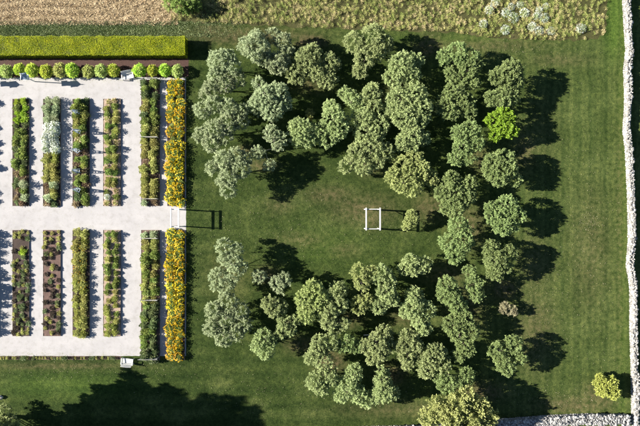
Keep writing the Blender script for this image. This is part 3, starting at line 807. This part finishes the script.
def tall_tree():
    bx, by, _ = P(-14, 417)
    lobes = []
    top = [(58, 420), (80, 404), (105, 390), (128, 380), (142, 378), (165, 387), (188, 396), (212, 391), (238, 401), (260, 414)]
    L1 = 1 / math.tan(SUN_EL)
    for sx, ty in top + [((a[0] + b[0]) / 2, (a[1] + b[1]) / 2 + 4) for a, b in zip(top, top[1:])]:
        y = ty + 3; r = random.uniform(.45, .8); sx = sx * .95
        y += r / S * .9
        while y < 452 and r > 0:
            dx = random.uniform(-3.2, 3.2)
            z = max(3.8, ((sx + random.uniform(-6, 6) + 14) * S - dx) / L1)
            wy = (CY - y) * S + L1 * z * math.tan(SUN_SLOPE)
            lobes.append((bx + dx, wy, z, r))
            if random.random() < .5: lobes.append((bx + dx, wy + random.uniform(.8, 1.8), z, random.uniform(.3, .5)))
            y += random.uniform(6, 12); r = random.uniform(.7, 1.3)
    root = empty('tall_tree', (bx, by, 0))
    link('crown', crown_mesh('crown', lobes, M['tall'], (bx, by, 0), leaf=(.3, .5), dens=.55, clump=.5, shell=.45), root)
    tb = MB()
    top_z = max(q[2] for q in lobes)
    cyl = sum(q[1] for q in lobes) / len(lobes) - by
    lead = lambda z: Vector((.15 * math.sin(z * .6), cyl * min(1, z / 8) + .15 * math.cos(z * .7), z))
    zs = [-.1 + (top_z + .1) * k / 9 for k in range(10)]
    tb.tube([lead(z) if z > 0 else Vector((0, 0, z)) for z in zs], [.36 * (1 - .93 * k / 9) for k in range(10)], 8)
    for x, y, z, r in lobes:
        e = Vector((x - bx, y - by, z)); q = lead(max(1.8, z - .45 * (e - lead(z)).length))
        tb.tube([q, q.lerp(e, .5) + Vector((0, 0, .25)), e], [.07, .05, .02], 5)
    tb.build('trunk', M['bark'], root, True)
    tag(root, 'tall tree left of the picture whose shadow crosses the lower left lawn', 'tree')


tall_tree()

# a pale sawn limb lying by the lower centre tree
mb = MB().tube([(-.95, 0, .09), (-.3, .03, .10), (.95, -.05, .08)], [.10, .09, .07], 8)
tag(mb.build('cut_limb', M['bark_pale'], smooth=True, loc=P(370, 335)), 'pale cut limb lying on the grass at the lower centre', 'log')
mb = MB()
v = ICO_V * (1 + rng.uniform(-.2, .2, (12, 1))) * np.array([.55, .42, .3]) + np.array([0, 0, .2])
mb.add(v, [tuple(q) for q in ICO_F])
tag(mb.build('boulder', M['bark_pale'], loc=P(.8, 397)), 'whitish boulder at the left edge above the corner shrub', 'rock')

# ------------------------------------------------------------------ clipped hedge
def hedge():
    x0, x1 = P(-60, 0)[0], P(188, 0)[0]; y1, y0 = P(0, 40)[1], P(0, 58.7)[1]; h = 1.7
    root = empty('clipped_hedge', ((x0 + x1) / 2, (y0 + y1) / 2, 0))
    o = np.array([(x0 + x1) / 2, (y0 + y1) / 2, 0])
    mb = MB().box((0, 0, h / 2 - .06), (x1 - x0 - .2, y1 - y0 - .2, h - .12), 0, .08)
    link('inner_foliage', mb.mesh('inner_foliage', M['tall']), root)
    C_, N_ = [], []
    def face(n, fn, nrm):
        p = fn(rng.random(n), rng.random(n)); C_.append(p); N_.append(np.tile(np.array(nrm, float), (n, 1)))
    lx, ly = x1 - x0, y1 - y0
    face(int(lx * ly * 620), lambda a, b: np.stack([x0 + a * lx, y0 - .04 * np.sin(a * 130) - .03 * np.sin(a * 47) + b * (ly + .07 * np.sin(a * 97)), h - .06 + .06 * np.sin(a * 61) * np.sin(b * 5 + a * 20) + rng.uniform(-.05, .03, len(a))], 1), (0, 0, 1))
    face(int(lx * h * 170), lambda a, b: np.stack([x0 + a * lx, np.full(len(a), y0 + .05) + rng.uniform(-.04, .05, len(a)), b * h], 1), (0, -1, 0))
    face(int(lx * h * 120), lambda a, b: np.stack([x0 + a * lx, np.full(len(a), y1 - .05) + rng.uniform(-.05, .04, len(a)), b * h], 1), (0, 1, 0))
    face(int(ly * h * 250), lambda a, b: np.stack([np.full(len(a), x1 - .05) + rng.uniform(-.05, .04, len(a)), y0 + a * ly, b * h], 1), (1, 0, 0))
    c = np.concatenate(C_) - o; nn = np.concatenate(N_)
    d = rand_dirs(len(c)) + nn * .35
    v, f = leaf_quads(c, d, nn + rand_dirs(len(c)) * .45 + np.array([-.5, 0, 0]), rng.uniform(.05, .10, len(c)), rng.uniform(.035, .06, len(c)))
    link('foliage', np_mesh('foliage', v, f, M['hedge'], {'v': rng.random(len(c))}), root)
    tag(root, 'long flat-topped clipped lime hedge at the top left', 'hedge')


hedge()

# ------------------------------------------------------------------ planting: prototypes of small plants
def plant_mesh(name, mat, r, h, n, leaf, up=.5, dome=True, seed=0, stand=.02):
    """a low leafy plant: leaves from the middle outward over a dome"""
    g = np.random.default_rng(seed)
    n = int(n * 2.8); leaf = (leaf[0] * .7, leaf[1] * .75)
    d = unit(g.normal(size=(n, 3))); d[:, 2] = np.abs(d[:, 2])
    t = g.random(n) ** .5
    lump = 1 + .22 * np.sin(np.arctan2(d[:, 1], d[:, 0]) * g.integers(3, 6) + g.uniform(0, 6))
    c = d * t[:, None] * np.array([r, r, h]) * .82
    c[:, :2] *= lump[:, None]
    c[:, 2] += stand
    dd = d * np.array([1, 1, .6]) + np.array([0, 0, up * .5]) + unit(g.normal(size=(n, 3))) * .45
    L = g.uniform(*leaf, n)
    v, f = leaf_quads(c, dd, unit(g.normal(size=(n, 3))) * .6 + np.array([-.6, 0, 1]), L, L * g.uniform(.45, .7, n))
    return np_mesh(name, v, f, M[mat], {'v': g.random(n)})


def flower_mesh(name, mat, r, h, n, size, seed=0):
    """flower heads: little tilted six-petal discs spread over the plant's dome"""
    g = np.random.default_rng(seed)
    n = int(n * 2.2); size = (size[0] * .6, size[1] * .66)
    d = unit(g.normal(size=(n, 3)) * np.array([1, 1, .7])); d[:, 2] = np.abs(d[:, 2]) + .15
    c = d * np.array([r, r, h]) * g.uniform(.75, 1.05, (n, 1)); c[:, 2] += .05
    V, F, A = [], [], []
    for k in range(n):
        nr = unit(d[k] * .4 + np.array([-.25, 0, .9]) + g.normal(0, .25, 3)); s = unit(np.cross(nr, [0.2, 1, 0.1])); u = np.cross(nr, s)
        R = g.uniform(*size)
        ring = [c[k] + (s * math.cos(a) + u * math.sin(a)) * R * (1 if i % 2 else .72) for i, a in enumerate(np.linspace(0, 2 * math.pi, 8, endpoint=False))]
        V += [c[k] + nr * R * .18] + ring
        b = k * 9
        for i in range(8): F.append((b, b + 1 + i, b + 1 + (i + 1) % 8)); A.append(0)
        A[-8:] = [g.random()] * 8
    return np_mesh(name, np.array(V), np.array(F), M[mat], {'v': A})


ORD = ['first', 'second', 'third', 'fourth', 'fifth', 'sixth', 'seventh', 'eighth', 'ninth', 'tenth', 'eleventh', 'twelfth', 'thirteenth', 'fourteenth', 'fifteenth', 'sixteenth', 'seventeenth', 'eighteenth', 'nineteenth', 'twentieth']
ORD += ['twenty-' + w for w in ORD[:9]] + ['thirtieth'] + ['thirty-' + w for w in ORD[:9]] + ['fortieth']

# kinds of plant: list of prototype parts [(part name, mesh)], several variants each
KIND = {}


def kind(key, name, variants):
    KIND[key] = (name, variants)


def leafy(key, name, mat, r, h, n, leaf, up=.5, flowers=None, nvar=3):
    vs = []
    for s_ in range(nvar):
        sd = abs(hash_str(key)) % 1000 + s_ * 17
        parts = [('foliage', plant_mesh('foliage', mat, r, h, n, leaf, up, seed=sd))]
        if flowers:
            fm, fn, fs = flowers
            parts.append(('flowers', flower_mesh('flowers', fm, r, h, fn, fs, seed=sd + 5)))
        vs.append(parts)
    kind(key, name, vs)


def hash_str(s):
    h = 7
    for ch in s: h = (h * 31 + ord(ch)) % 100003
    return h


leafy('lettuce', 'leafy_plant', 'veg_bright', .55, .38, 150, (.14, .26))
leafy('green', 'leafy_plant', 'veg', .55, .6, 170, (.14, .26), .8)
leafy('tallgreen', 'leafy_plant', 'veg', .6, 1.15, 260, (.14, .28), .9)
leafy('dark', 'leafy_plant', 'veg_dark', .5, .45, 140, (.14, .26))
leafy('olive', 'leafy_plant', 'veg_olive', .6, .95, 230, (.13, .26), .9)
leafy('grey', 'leafy_plant', 'veg_grey', .6, 1.1, 230, (.12, .24), .9)
leafy('mint', 'flowering_plant', 'veg_grey', .62, .85, 200, (.12, .22), .9, ('fl_white', 60, (.09, .15)))
leafy('small', 'seedling', 'veg_olive', .26, .24, 60, (.09, .17))
leafy('smalldark', 'seedling', 'purple', .30, .28, 70, (.10, .18))
leafy('kale', 'seedling', 'veg_dark', .34, .32, 70, (.12, .2))
leafy('brown', 'leafy_plant', 'brown_leaf', .5, .45, 130, (.13, .24))
leafy('purple', 'leafy_plant', 'purple', .5, .4, 120, (.13, .25))
leafy('cane', 'cane_bush', 'veg', .72, 1.25, 300, (.15, .30), .8)
leafy('cane_light', 'cane_bush', 'veg_olive', .68, 1.1, 260, (.15, .28), .8)
leafy('cane_dark', 'cane_bush', 'veg_dark', .70, 1.2, 280, (.15, .30), .8)
leafy('sun_y', 'flowering_plant', 'veg', .78, .95, 230, (.13, .26), .8, ('fl_yellow', 30, (.09, .18)))
leafy('sun_o', 'flowering_plant', 'veg', .78, .95, 210, (.13, .26), .8, ('fl_orange', 32, (.09, .18)))
leafy('marigold', 'flowering_plant', 'veg_olive', .62, .8, 200, (.12, .24), .8, ('fl_orange', 9, (.06, .11)))
leafy('yellowgreen', 'leafy_plant', 'yellow', .6, .8, 200, (.12, .24), .8)
leafy('peach', 'flowering_plant', 'veg_olive', .5, .45, 110, (.12, .22), .6, ('fl_peach', 22, (.07, .12)))
leafy('whiteflower', 'flowering_plant', 'veg_grey', .5, .7, 120, (.12, .22), .6, ('fl_white', 40, (.08, .13)))


def put_plant(key, x, y, z, sc, label, group, cat='plant', sz=None):
    name, vs = KIND[key]
    parts = vs[random.randrange(len(vs))]
    rz = random.uniform(0, 6.28)
    sc3 = (sc, sc, (sz or .84) * sc * random.uniform(.8, 1.2))
    if len(parts) == 1:
        o = link(name, parts[0][1], None, (x, y, z), (0, 0, rz), sc3)
    else:
        o = empty(name, (x, y, z), rz); o.scale = sc3
        for pn, me in parts:
            q = link(pn, me, o)
            if pn == 'flowers': q['kind'] = 'stuff'
    return tag(o, label, cat, group)


# ------------------------------------------------------------------ beds
def bed(x0, y0, x1, y1, soil, label, top=.14):
    """ground rectangle in photo pixels; timber boards round it"""
    a = P(x0, y1); b = P(x1, y0)
    cx, cy, lx, ly = (a[0] + b[0]) / 2, (a[1] + b[1]) / 2, b[0] - a[0], b[1] - a[1]
    root = empty('planting_bed', (cx, cy, 0))
    g = np.random.default_rng(int(x0 * 7 + y0 + 900))
    nx_, ny_ = max(4, int(lx / .25)), max(4, int(ly / .25))
    X, Y = np.meshgrid(np.linspace(-lx / 2 + .045, lx / 2 - .045, nx_), np.linspace(-ly / 2 + .045, ly / 2 - .045, ny_))
    Z = top - .03 + g.uniform(-.03, .03, X.shape)
    v = np.stack([X.ravel(), Y.ravel(), Z.ravel()], 1)
    q = (np.arange(ny_ - 1)[:, None] * nx_ + np.arange(nx_ - 1)[None, :]).ravel()
    link('soil', np_mesh('soil', v, np.stack([q, q + 1, q + 1 + nx_, q + nx_], 1), M[soil], smooth=True), root)
    for (c, d) in (((0, ly / 2 - .02, top / 2), (lx, .04, top)), ((0, -ly / 2 + .02, top / 2), (lx, .04, top)), ((lx / 2 - .02, 0, top / 2), (.04, ly - .08, top)), ((-lx / 2 + .02, 0, top / 2), (.04, ly - .08, top))):
        MB().box(c, d, 0, .006).build('edge_board', M['timber'], root)
    return tag(root, label, 'planting bed', 'planting beds in the gravel garden')


UP = 'upper'; LO = 'lower'
BX = [(13, 29.5), (43.5, 61), (73, 90), (103.5, 121)]
names = ['leftmost', 'second', 'third', 'fourth']
BED_U = ['narrow bed of green vegetables, leftmost above the cross path', 'bed with a white flowering block, second above the cross path', 'bed of mixed tall plants with pale obelisks, third above the cross path', 'bed of plants in cross rows, fourth above the cross path']
BED_L = ['dark soil bed of small seedlings, leftmost below the cross path', 'reddish soil bed of dark plants in rows, second below the cross path', 'dense yellow-green bed, third below the cross path', 'bed of green cross rows on straw, fourth below the cross path']
for i, (a, b) in enumerate(BX):
    bed(a, 99, b, 206, ['soil_dark', 'soil_dark', 'soil_dark', 'soil_straw'][i], BED_U[i])
    bed(a, 230, b, 336, ['soil_dark', 'soil_red', 'soil_dark', 'soil_straw'][i], BED_L[i])
bed(141.5, 80, 160, 206, 'soil_red', 'long cane bed with white crossbars above the cross path')
bed(141.5, 230, 160, 360, 'soil_red', 'long cane bed with white crossbars below the cross path')
bed(167.5, 80, 185, 206, 'soil_dark', 'bed of golden flowers above the cross path')
bed(167, 230, 185, 360, 'soil_dark', 'bed of golden flowers below the cross path')
bed(-19, 99, -2, 206, 'soil_dark', 'bed just outside the left edge above the cross path')
bed(-18, 230, -1, 336, 'soil_dark', 'bed just outside the left edge below the cross path')


def rows(x0, x1, y0, y1, ncol, nrow, pick, what, where, group, cat='plant', jit=1.5, scale=(.85, 1.15), z=.10, zc=.5, start=0, sz=None):
    """plants on a grid of ground pixels; pick(row, col, y) -> kind key or None; label by order"""
    cols = {1: [''], 2: ['left', 'right'], 3: ['left', 'middle', 'right'], 4: ['left', 'middle left', 'middle right', 'right']}[ncol]
    for c in range(ncol):
        n = start
        for r in range(nrow):
            y = y0 + (r + .5) * (y1 - y0) / nrow; x = x0 + (c + .5) * (x1 - x0) / ncol
            if ncol == 2: x += (.5 - c) * 1.8
            key = pick(r, c, y)
            if key is None: continue
            px, py, _ = P(x + random.uniform(-jit, jit), y + random.uniform(-jit, jit))
            kd = {'lettuce': 'bright green', 'green': 'green', 'tallgreen': 'tall green', 'dark': 'dark green', 'olive': 'olive green', 'grey': 'grey-green', 'mint': 'white flowering', 'small': 'small green', 'smalldark': 'small dark', 'kale': 'small dark green', 'brown': 'brownish', 'purple': 'dark purple', 'cane': 'green', 'cane_light': 'light green', 'cane_dark': 'dark green', 'sun_y': 'yellow flowering', 'sun_o': 'orange flowering', 'marigold': 'orange-flecked', 'yellowgreen': 'yellow-green', 'peach': 'peach-flowered', 'whiteflower': 'white-flowered'}[key]
            lab = '%s %s, %s down the %s of %s' % (kd, what, ORD[min(n, 39)], (cols[c] + ' row') if cols[c] else 'single row', where)
            put_plant(key, px, py, z, random.uniform(*scale), lab, group, cat, sz); n += 1


def ch(*w):
    return random.choice(w)


# upper row
rows(12.5, 30, 99, 206, 2, 18, lambda r, c, y: ('lettuce' if y < 122 and not (c == 0 and r == 1) else ch('green', 'dark', 'green') if y < 165 else ch('green', 'dark', 'grey', 'brown')), 'plant', 'the leftmost upper bed', 'plants in the leftmost upper bed', scale=(1.0, 1.35))
rows(43, 61.5, 99, 206, 2, 18, lambda r, c, y: ('grey' if y < 121 else 'mint' if y < 152 else ch('olive', 'olive', 'yellowgreen') if y < 180 else ch('olive', 'brown', 'dark', 'grey')), 'plant', 'the second upper bed', 'plants in the second upper bed', scale=(1.1, 1.35))
rows(72.5, 90.5, 99, 206, 2, 17, lambda r, c, y: ch('tallgreen', 'green', 'olive', 'tallgreen', 'brown', 'yellowgreen', 'dark', 'peach'), 'plant', 'the third upper bed', 'plants in the third upper bed', scale=(1.0, 1.4))
rows(103, 121.5, 99, 206, 2, 18, lambda r, c, y: ('peach' if r == 0 else 'whiteflower' if r == 16 and c == 0 else ch('olive', 'yellowgreen', 'peach', 'green', 'olive') if r % 2 else ch('green', 'tallgreen', 'olive')), 'plant', 'the fourth upper bed', 'plants in the fourth upper bed', scale=(.9, 1.2))
# lower row
rows(13, 30, 230, 336, 4, 22, lambda r, c, y: ('small' if r == 0 else 'lettuce' if (r, c) == (4, 2) else None if random.random() < (.55 if y < 270 else .2) else ch('kale', 'small', 'smalldark', 'kale')), 'plant', 'the leftmost lower bed', 'seedlings in the leftmost lower bed', scale=(1.0, 1.4))
rows(43, 61.5, 230, 336, 3, 20, lambda r, c, y: ('small' if r < 2 else None if random.random() < .16 else ch('smalldark', 'smalldark', 'kale', 'small')), 'plant', 'the second lower bed', 'dark plants in the second lower bed', scale=(1.1, 1.5))
rows(73, 90, 230, 336, 2, 15, lambda r, c, y: ('olive' if r == 0 else ch('yellowgreen', 'marigold', 'olive', 'marigold') if y < 290 else ch('yellowgreen', 'olive', 'yellowgreen')), 'plant', 'the third lower bed', 'plants in the third lower bed', scale=(1.1, 1.3))
rows(103, 121.5, 230, 336, 2, 16, lambda r, c, y: ch('green', 'green', 'olive', 'tallgreen') if r < 10 else ch('yellowgreen', 'green', 'olive'), 'plant', 'the fourth lower bed', 'plants in the fourth lower bed', scale=(.85, 1.15))
# canes
rows(140, 161, 80, 205, 2, 19, lambda r, c, y: (ch('purple', 'grey', 'brown') if r == 18 else 'brown' if random.random() < .1 else ch('cane', 'cane_light', 'cane_dark') if y < 130 else ch('cane', 'cane_light', 'cane_light')), 'cane bush', 'the upper cane bed', 'cane bushes in the upper bed', 'bush', scale=(.95, 1.25))
rows(140, 161, 231, 360, 2, 20, lambda r, c, y: (ch('purple', 'grey', 'brown') if r == 0 else ch('cane_light', 'cane', 'cane_light') if y < 300 else ch('cane_dark', 'cane', 'cane_dark')), 'cane bush', 'the lower cane bed', 'cane bushes in the lower bed', 'bush', scale=(.98, 1.25))
# golden flowers
rows(167, 186, 81, 206, 2, 18, lambda r, c, y: ch('sun_y', 'sun_o', 'sun_y', 'sun_y', 'green', 'sun_y'), 'plant', 'the upper golden flower bed', 'golden flowers in the upper bed', 'flowers', scale=(.95, 1.25))
rows(166.5, 186, 231, 360, 2, 18, lambda r, c, y: ch('sun_o', 'sun_o', 'sun_y') if 260 < y < 290 or y > 330 else ch('sun_y', 'sun_y', 'sun_o'), 'plant', 'the lower golden flower bed', 'golden flowers in the lower bed', 'flowers', scale=(.95, 1.25))
# bed beyond the left edge: its plants throw their shadows into view
rows(-18.5, -2.5, 99, 206, 1, 13, lambda r, c, y: ch('tallgreen', 'green', 'olive'), 'plant', 'the outer upper bed', 'plants of the outer upper bed', scale=(.95, 1.3))
rows(-17.5, -2, 230, 336, 1, 12, lambda r, c, y: ch('tallgreen', 'olive'), 'plant', 'the outer lower bed', 'plants of the outer lower bed', scale=(1.25, 1.5), sz=1.1)
# edging along the bottom of the gravel
rows(1, 119, 356.5, 359.5, 1, 1, lambda r, c, y: None, '', '', '')
for i in range(40):
    x, y, _ = P(1 + i * 2.98 + random.uniform(-.4, .4), 358 + random.uniform(-.3, .3))
    put_plant(ch('small', 'smalldark', 'small', 'kale'), x, y, .0, random.uniform(.75, 1.05), 'small edging plant, %s from the left along the bottom of the gravel' % ORD[i], 'edging plants below the gravel')

# round bushes along the mulch strip
BUSH = []
for s_ in range(3):
    for mt in ('bush', 'bush_pale'):
        g = np.random.default_rng(50 + s_)
        n = 1500
        d = unit(g.normal(size=(n, 3))); d[:, 2] = np.where(d[:, 2] < -.35, -d[:, 2], d[:, 2])
        lump = 1 + .10 * np.sin(d[:, 0] * 7 + s_) * np.sin(d[:, 1] * 6 + 2 * s_) + .08 * np.sin(d[:, 2] * 9)
        c = d * (.86 * lump * g.uniform(.72, 1.0, n))[:, None] * np.array([1, 1, .82]) + np.array([0, 0, .66])
        k = c[:, 2] > .03; c, d = c[k], d[k]
        L = g.uniform(.11, .2, len(c))
        v, f = leaf_quads(c, d + unit(g.normal(size=(len(c), 3))) * .7, d + unit(g.normal(size=(len(c), 3))) * .6, L, L * .6)
        BUSH.append(np_mesh('foliage', v, f, M[mt], {'v': g.random(len(c))}))
STEM = MB().tube([(0, 0, -.02), (0.02, 0, .3), (0, 0.03, .75)], [.07, .06, .03], 6).mesh('stem', M['bark'])
bxs = [(-7, 71, .9, 0), (6.5, 71, 1, 1), (20.5, 69.5, .9, 0), (33, 71, 1.02, 0), (46.5, 71, 1.02, 0), (60.5, 71, 1.02, 1), (73, 71.2, 1.04, 0), (89, 71, .97, 1), (102, 71, 1, 1), (113.5, 70.5, .97, 0), (139.6, 70.5, 1.0, 0), (152, 71, .9, 0), (165, 71, 1.0, 0), (177, 71.3, .98, 1)]
for i, (x, y, sc, pale) in enumerate(bxs):
    o = empty('round_bush', (*P(x + random.uniform(-.5, .5), y + random.uniform(-.7, .7), .6)[:2], 0), random.uniform(0, 6)); o.scale = (sc * random.uniform(1.0, 1.18), sc * random.uniform(1.0, 1.18), sc * random.uniform(.88, 1.12))
    link('foliage', BUSH[(i % 3) * 2 + pale], o); link('stem', STEM, o)
    tag(o, '%s round bush, %s from the left in the row under the hedge' % ('pale cream-green' if pale else 'lime-green', ORD[i]), 'bush', 'round bushes under the hedge')

# white flowering clumps in the meadow
leafy('wild', 'wildflower_clump', 'veg_grey', .75, .75, 160, (.12, .24), .8, ('fl_white', 44, (.07, .13)))
WF = [(496, 1), (490, 9), (484, 23), (507, 12), (514, 17), (525, 12), (521, 4), (540, 9), (545, 17), (547, 5), (533, 26), (540, 30), (552, 30), (506, 29), (582, 28), (537, 15), (512, 6)]
WL = ['at the very top edge, leftmost of the white clumps', 'under the topmost left clump', 'standing alone lowest at the left of the white clumps', 'at the left of the middle white drift', 'at the lower middle of the white drift', 'right of the middle of the white drift', 'at the top of the middle drift', 'in the right drift, near its top', 'in the right drift, lower side', 'at the top right of the right drift', 'below the right drift, left one of three', 'below the right drift, middle one of three', 'below the right drift, right one of three', 'low and small beneath the middle drift', 'alone at the far right near the meadow corner', 'on the left flank of the right drift', 'top left of the middle drift']
for (x, y), w in zip(WF, WL):
    a, b, _ = P(x, y, .5)
    put_plant('wild', a, b, 0, random.uniform(.7, 1.1), 'white wildflower clump in the meadow ' + w, 'white wildflowers in the meadow', 'wildflowers')

# ------------------------------------------------------------------ garden furniture
# arbor over the path end
def arbor(px, py, wx, wy, h, label, name, brace=True, rails=2):
    cx, cy, _ = P(px, py)
    root = empty(name, (cx, cy, 0))
    t = .12
    for sx in (-1, 1):
        for sy in (-1, 1):
            MB().box((sx * wx / 2, sy * wy / 2, h / 2), (t, t, h), 0, .01).build('post', M['white_paint'], root)
    for sx in (-1, 1):
        MB().box((sx * wx / 2, 0, h + .08), (.18, wy + .4, .16), 0, .01).build('cross_beam', M['white_paint'], root)
    for sy in (-1, 1):
        MB().box((0, sy * wy / 2, h - .09), (wx - t - .004, .10, .16), 0, .01).build('side_beam', M['white_paint'], root)
    if brace:
        for sx in (-1, 1):
            for sy in (-1, 1):
                MB().bar((sx * wx / 2, sy * (wy / 2 - .05), h - .55), (sx * wx / 2, sy * (wy / 2 - .55), h + .01), .07, .09).build('brace', M['white_paint'], root)
                MB().bar((sx * (wx / 2 - .05), sy * wy / 2, h - .6), (sx * (wx / 2 - .45), sy * wy / 2, h - .16), .07, .09).build('brace', M['white_paint'], root)
    return tag(root, label, 'arbor')


arbor(180.2, 217.8, 1.12, 2.5, 2.6, 'white arbor of four posts over the end of the gravel path', 'garden_arbor', brace=False)
arbor(371, 218.8, 2.0, 2.85, 2.88, 'white open timber frame standing alone in the middle of the clearing', 'timber_frame')


def settee(px, py, rz, label):
    """deep slatted garden settee facing local -y"""
    cx, cy, _ = P(px, py)
    root = empty('garden_settee', (cx, cy, 0), rz)
    w, d = 1.75, 1.0
    wp = M['white_paint']
    for sx in (-1, 1):
        MB().box((sx * (w / 2 - .05), -d / 2 + .05, .31), (.09, .09, .62), 0, .01).build('leg', wp, root)
        MB().box((sx * (w / 2 - .05), d / 2 - .2, .31), (.09, .09, .62), 0, .01).build('leg', wp, root)
        MB().box((sx * (w / 2 - .04), -.03, .64), (.15, d - .06, .04), 0, .01).build('armrest', wp, root)
    for k in range(6):
        y = -d / 2 + .1 + k * .115
        MB().box((0, y, .40 - k * .012), (w - .24, .095, .03), 0, .006).build('seat_slat', wp, root)
    for k in range(11):
        x = -w / 2 + .17 + k * (w - .34) / 10
        MB().bar((x, d / 2 - .28, .34), (x, d / 2 + .12, 1.02 + .10 * math.sin(math.pi * k / 10)), .10, .025).build('back_slat', wp, root)
    MB().bar((-w / 2 + .1, d / 2 - .20, .52), (w / 2 - .1, d / 2 - .20, .52), .05, .09).build('back_rail', wp, root)
    MB().bar((-w / 2 + .1, d / 2 + .06, .90), (w / 2 - .1, d / 2 + .06, .90), .05, .09).build('back_rail', wp, root)
    MB().box((0, -d / 2 + .06, .33), (w - .2, .04, .10), 0, .006).build('apron', wp, root)
    return tag(root, label, 'bench', 'white garden settees')


settee(129, 76.5, math.radians(12), 'white slatted settee among the round bushes under the hedge')
settee(128.5, 361, math.radians(180 - 6), 'white slatted settee at the bottom corner of the gravel')


def dovecote(px, py, label):
    cx, cy, _ = P(px, py)
    root = empty('dovecote', (cx, cy, 0), math.radians(45 - 40)); root.scale = (1.05, 1.05, 1.12)
    MB().box((0, 0, .95), (.11, .11, 1.9), 0, .01).build('post', M['white_paint'], root)
    MB().box((0, 0, 1.93), (.74, .74, .06), 0, .01).build('floor_board', M['white_paint'], root)
    body = MB().box((0, 0, 2.24), (.56, .56, .56), 0, .01).build('body', M['blue_paint'], root)
    for a in range(4):
        x, y = math.cos(a * math.pi / 2) * .283, math.sin(a * math.pi / 2) * .283
        m = MB(); r = .08
        m.tube([(x - .01 * (x > 0) + .01 * (x < 0) if abs(x) > .1 else x, y, 2.26), (x * 1.02, y * 1.02, 2.26)], [r, r], 10)
        m.build('entry_hole', M['slate'], body)
    roof = MB()
    roof.add([(-.44, -.44, 2.522), (.44, -.44, 2.522), (.44, .44, 2.522), (-.44, .44, 2.522), (0, 0, 2.98)], [(3, 2, 1, 0), (0, 1, 4), (1, 2, 4), (2, 3, 4), (3, 0, 4)])
    rf = roof.build('roof', M['slate'], root)
    for k in range(4):
        c = [(-.44, -.44), (.44, -.44), (.44, .44), (-.44, .44)][k]
        MB().bar((c[0], c[1], 2.54), (0, 0, 3.0), .07, .05).build('hip_trim', M['white_paint'], rf)
    MB().tube([(0, 0, 2.96), (0, 0, 3.1), (0, 0, 3.28)], [.05, .06, .01], 8).build('finial', M['white_paint'], root)
    return tag(root, label, 'dovecote')


dovecote(35, 81.5, 'pale blue dovecote on a thin post in front of the round bushes')
dovecote(-26, 82, 'dovecote outside the left edge whose shadow falls on the gravel')

# white crossbars over the cane beds
for i, (y, lab) in enumerate([(80, 'at the top of the upper cane bed'), (138, 'halfway down the upper cane bed'), (199, 'near the foot of the upper cane bed'), (238, 'near the top of the lower cane bed'), (299, 'halfway down the lower cane bed'), (357, 'at the foot of the lower cane bed')]):
    cx, cy, _ = P(150.8, y)
    r = empty('trellis_frame', (cx, cy, 0))
    for sx in (-1, 1):
        MB().box((sx * 1.2, 0, .68), (.07, .07, 1.36), 0, .008).build('post', M['white_paint'], r)
    MB().box((0, 0, 1.40), (2.9, .04, .04), 0, .008).build('crossbar', M['grey_timber'], r)
    MB().box((0, .0, .8), (2.33, .04, .06), 0, .008).build('lower_bar', M['grey_timber'], r)
    tag(r, 'white trellis crossbar frame ' + lab, 'trellis', 'cane bed trellis frames')

# obelisks of the third upper bed
for i, (x, y, lab) in enumerate([(79.5, 113, 'topmost'), (80.5, 132, 'second from the top'), (79.5, 151, 'middle'), (79.5, 171, 'fourth from the top'), (80, 190, 'lowest')]):
    cx, cy, _ = P(x, y)
    r = empty('plant_obelisk', (cx, cy, .08), .2 + i)
    hh = 2.05
    for a in range(4):
        dx, dy = math.cos(a * math.pi / 2 + .78), math.sin(a * math.pi / 2 + .78)
        MB().bar((dx * .46, dy * .46, 0), (dx * .05, dy * .05, hh), .075).build('leg', M['blue_paint'], r)
    for z in (.5, 1.0, 1.4):
        q = .46 + (.05 - .46) * z / hh
        m = MB()
        for a in range(4):
            b0 = a * math.pi / 2 + .78; b1 = b0 + math.pi / 2
            m.bar((math.cos(b0) * q, math.sin(b0) * q, z), (math.cos(b1) * q, math.sin(b1) * q, z), .055)
        m.build('ring', M['blue_paint'], r)
    MB().tube([(0, 0, hh - .03), (0, 0, hh + .08), (0, 0, hh + .2)], [.05, .08, .01], 8).build('finial', M['white_paint'], r)
    tag(r, 'pale obelisk plant support, %s in the third upper bed' % lab, 'obelisk', 'obelisks of the third upper bed')
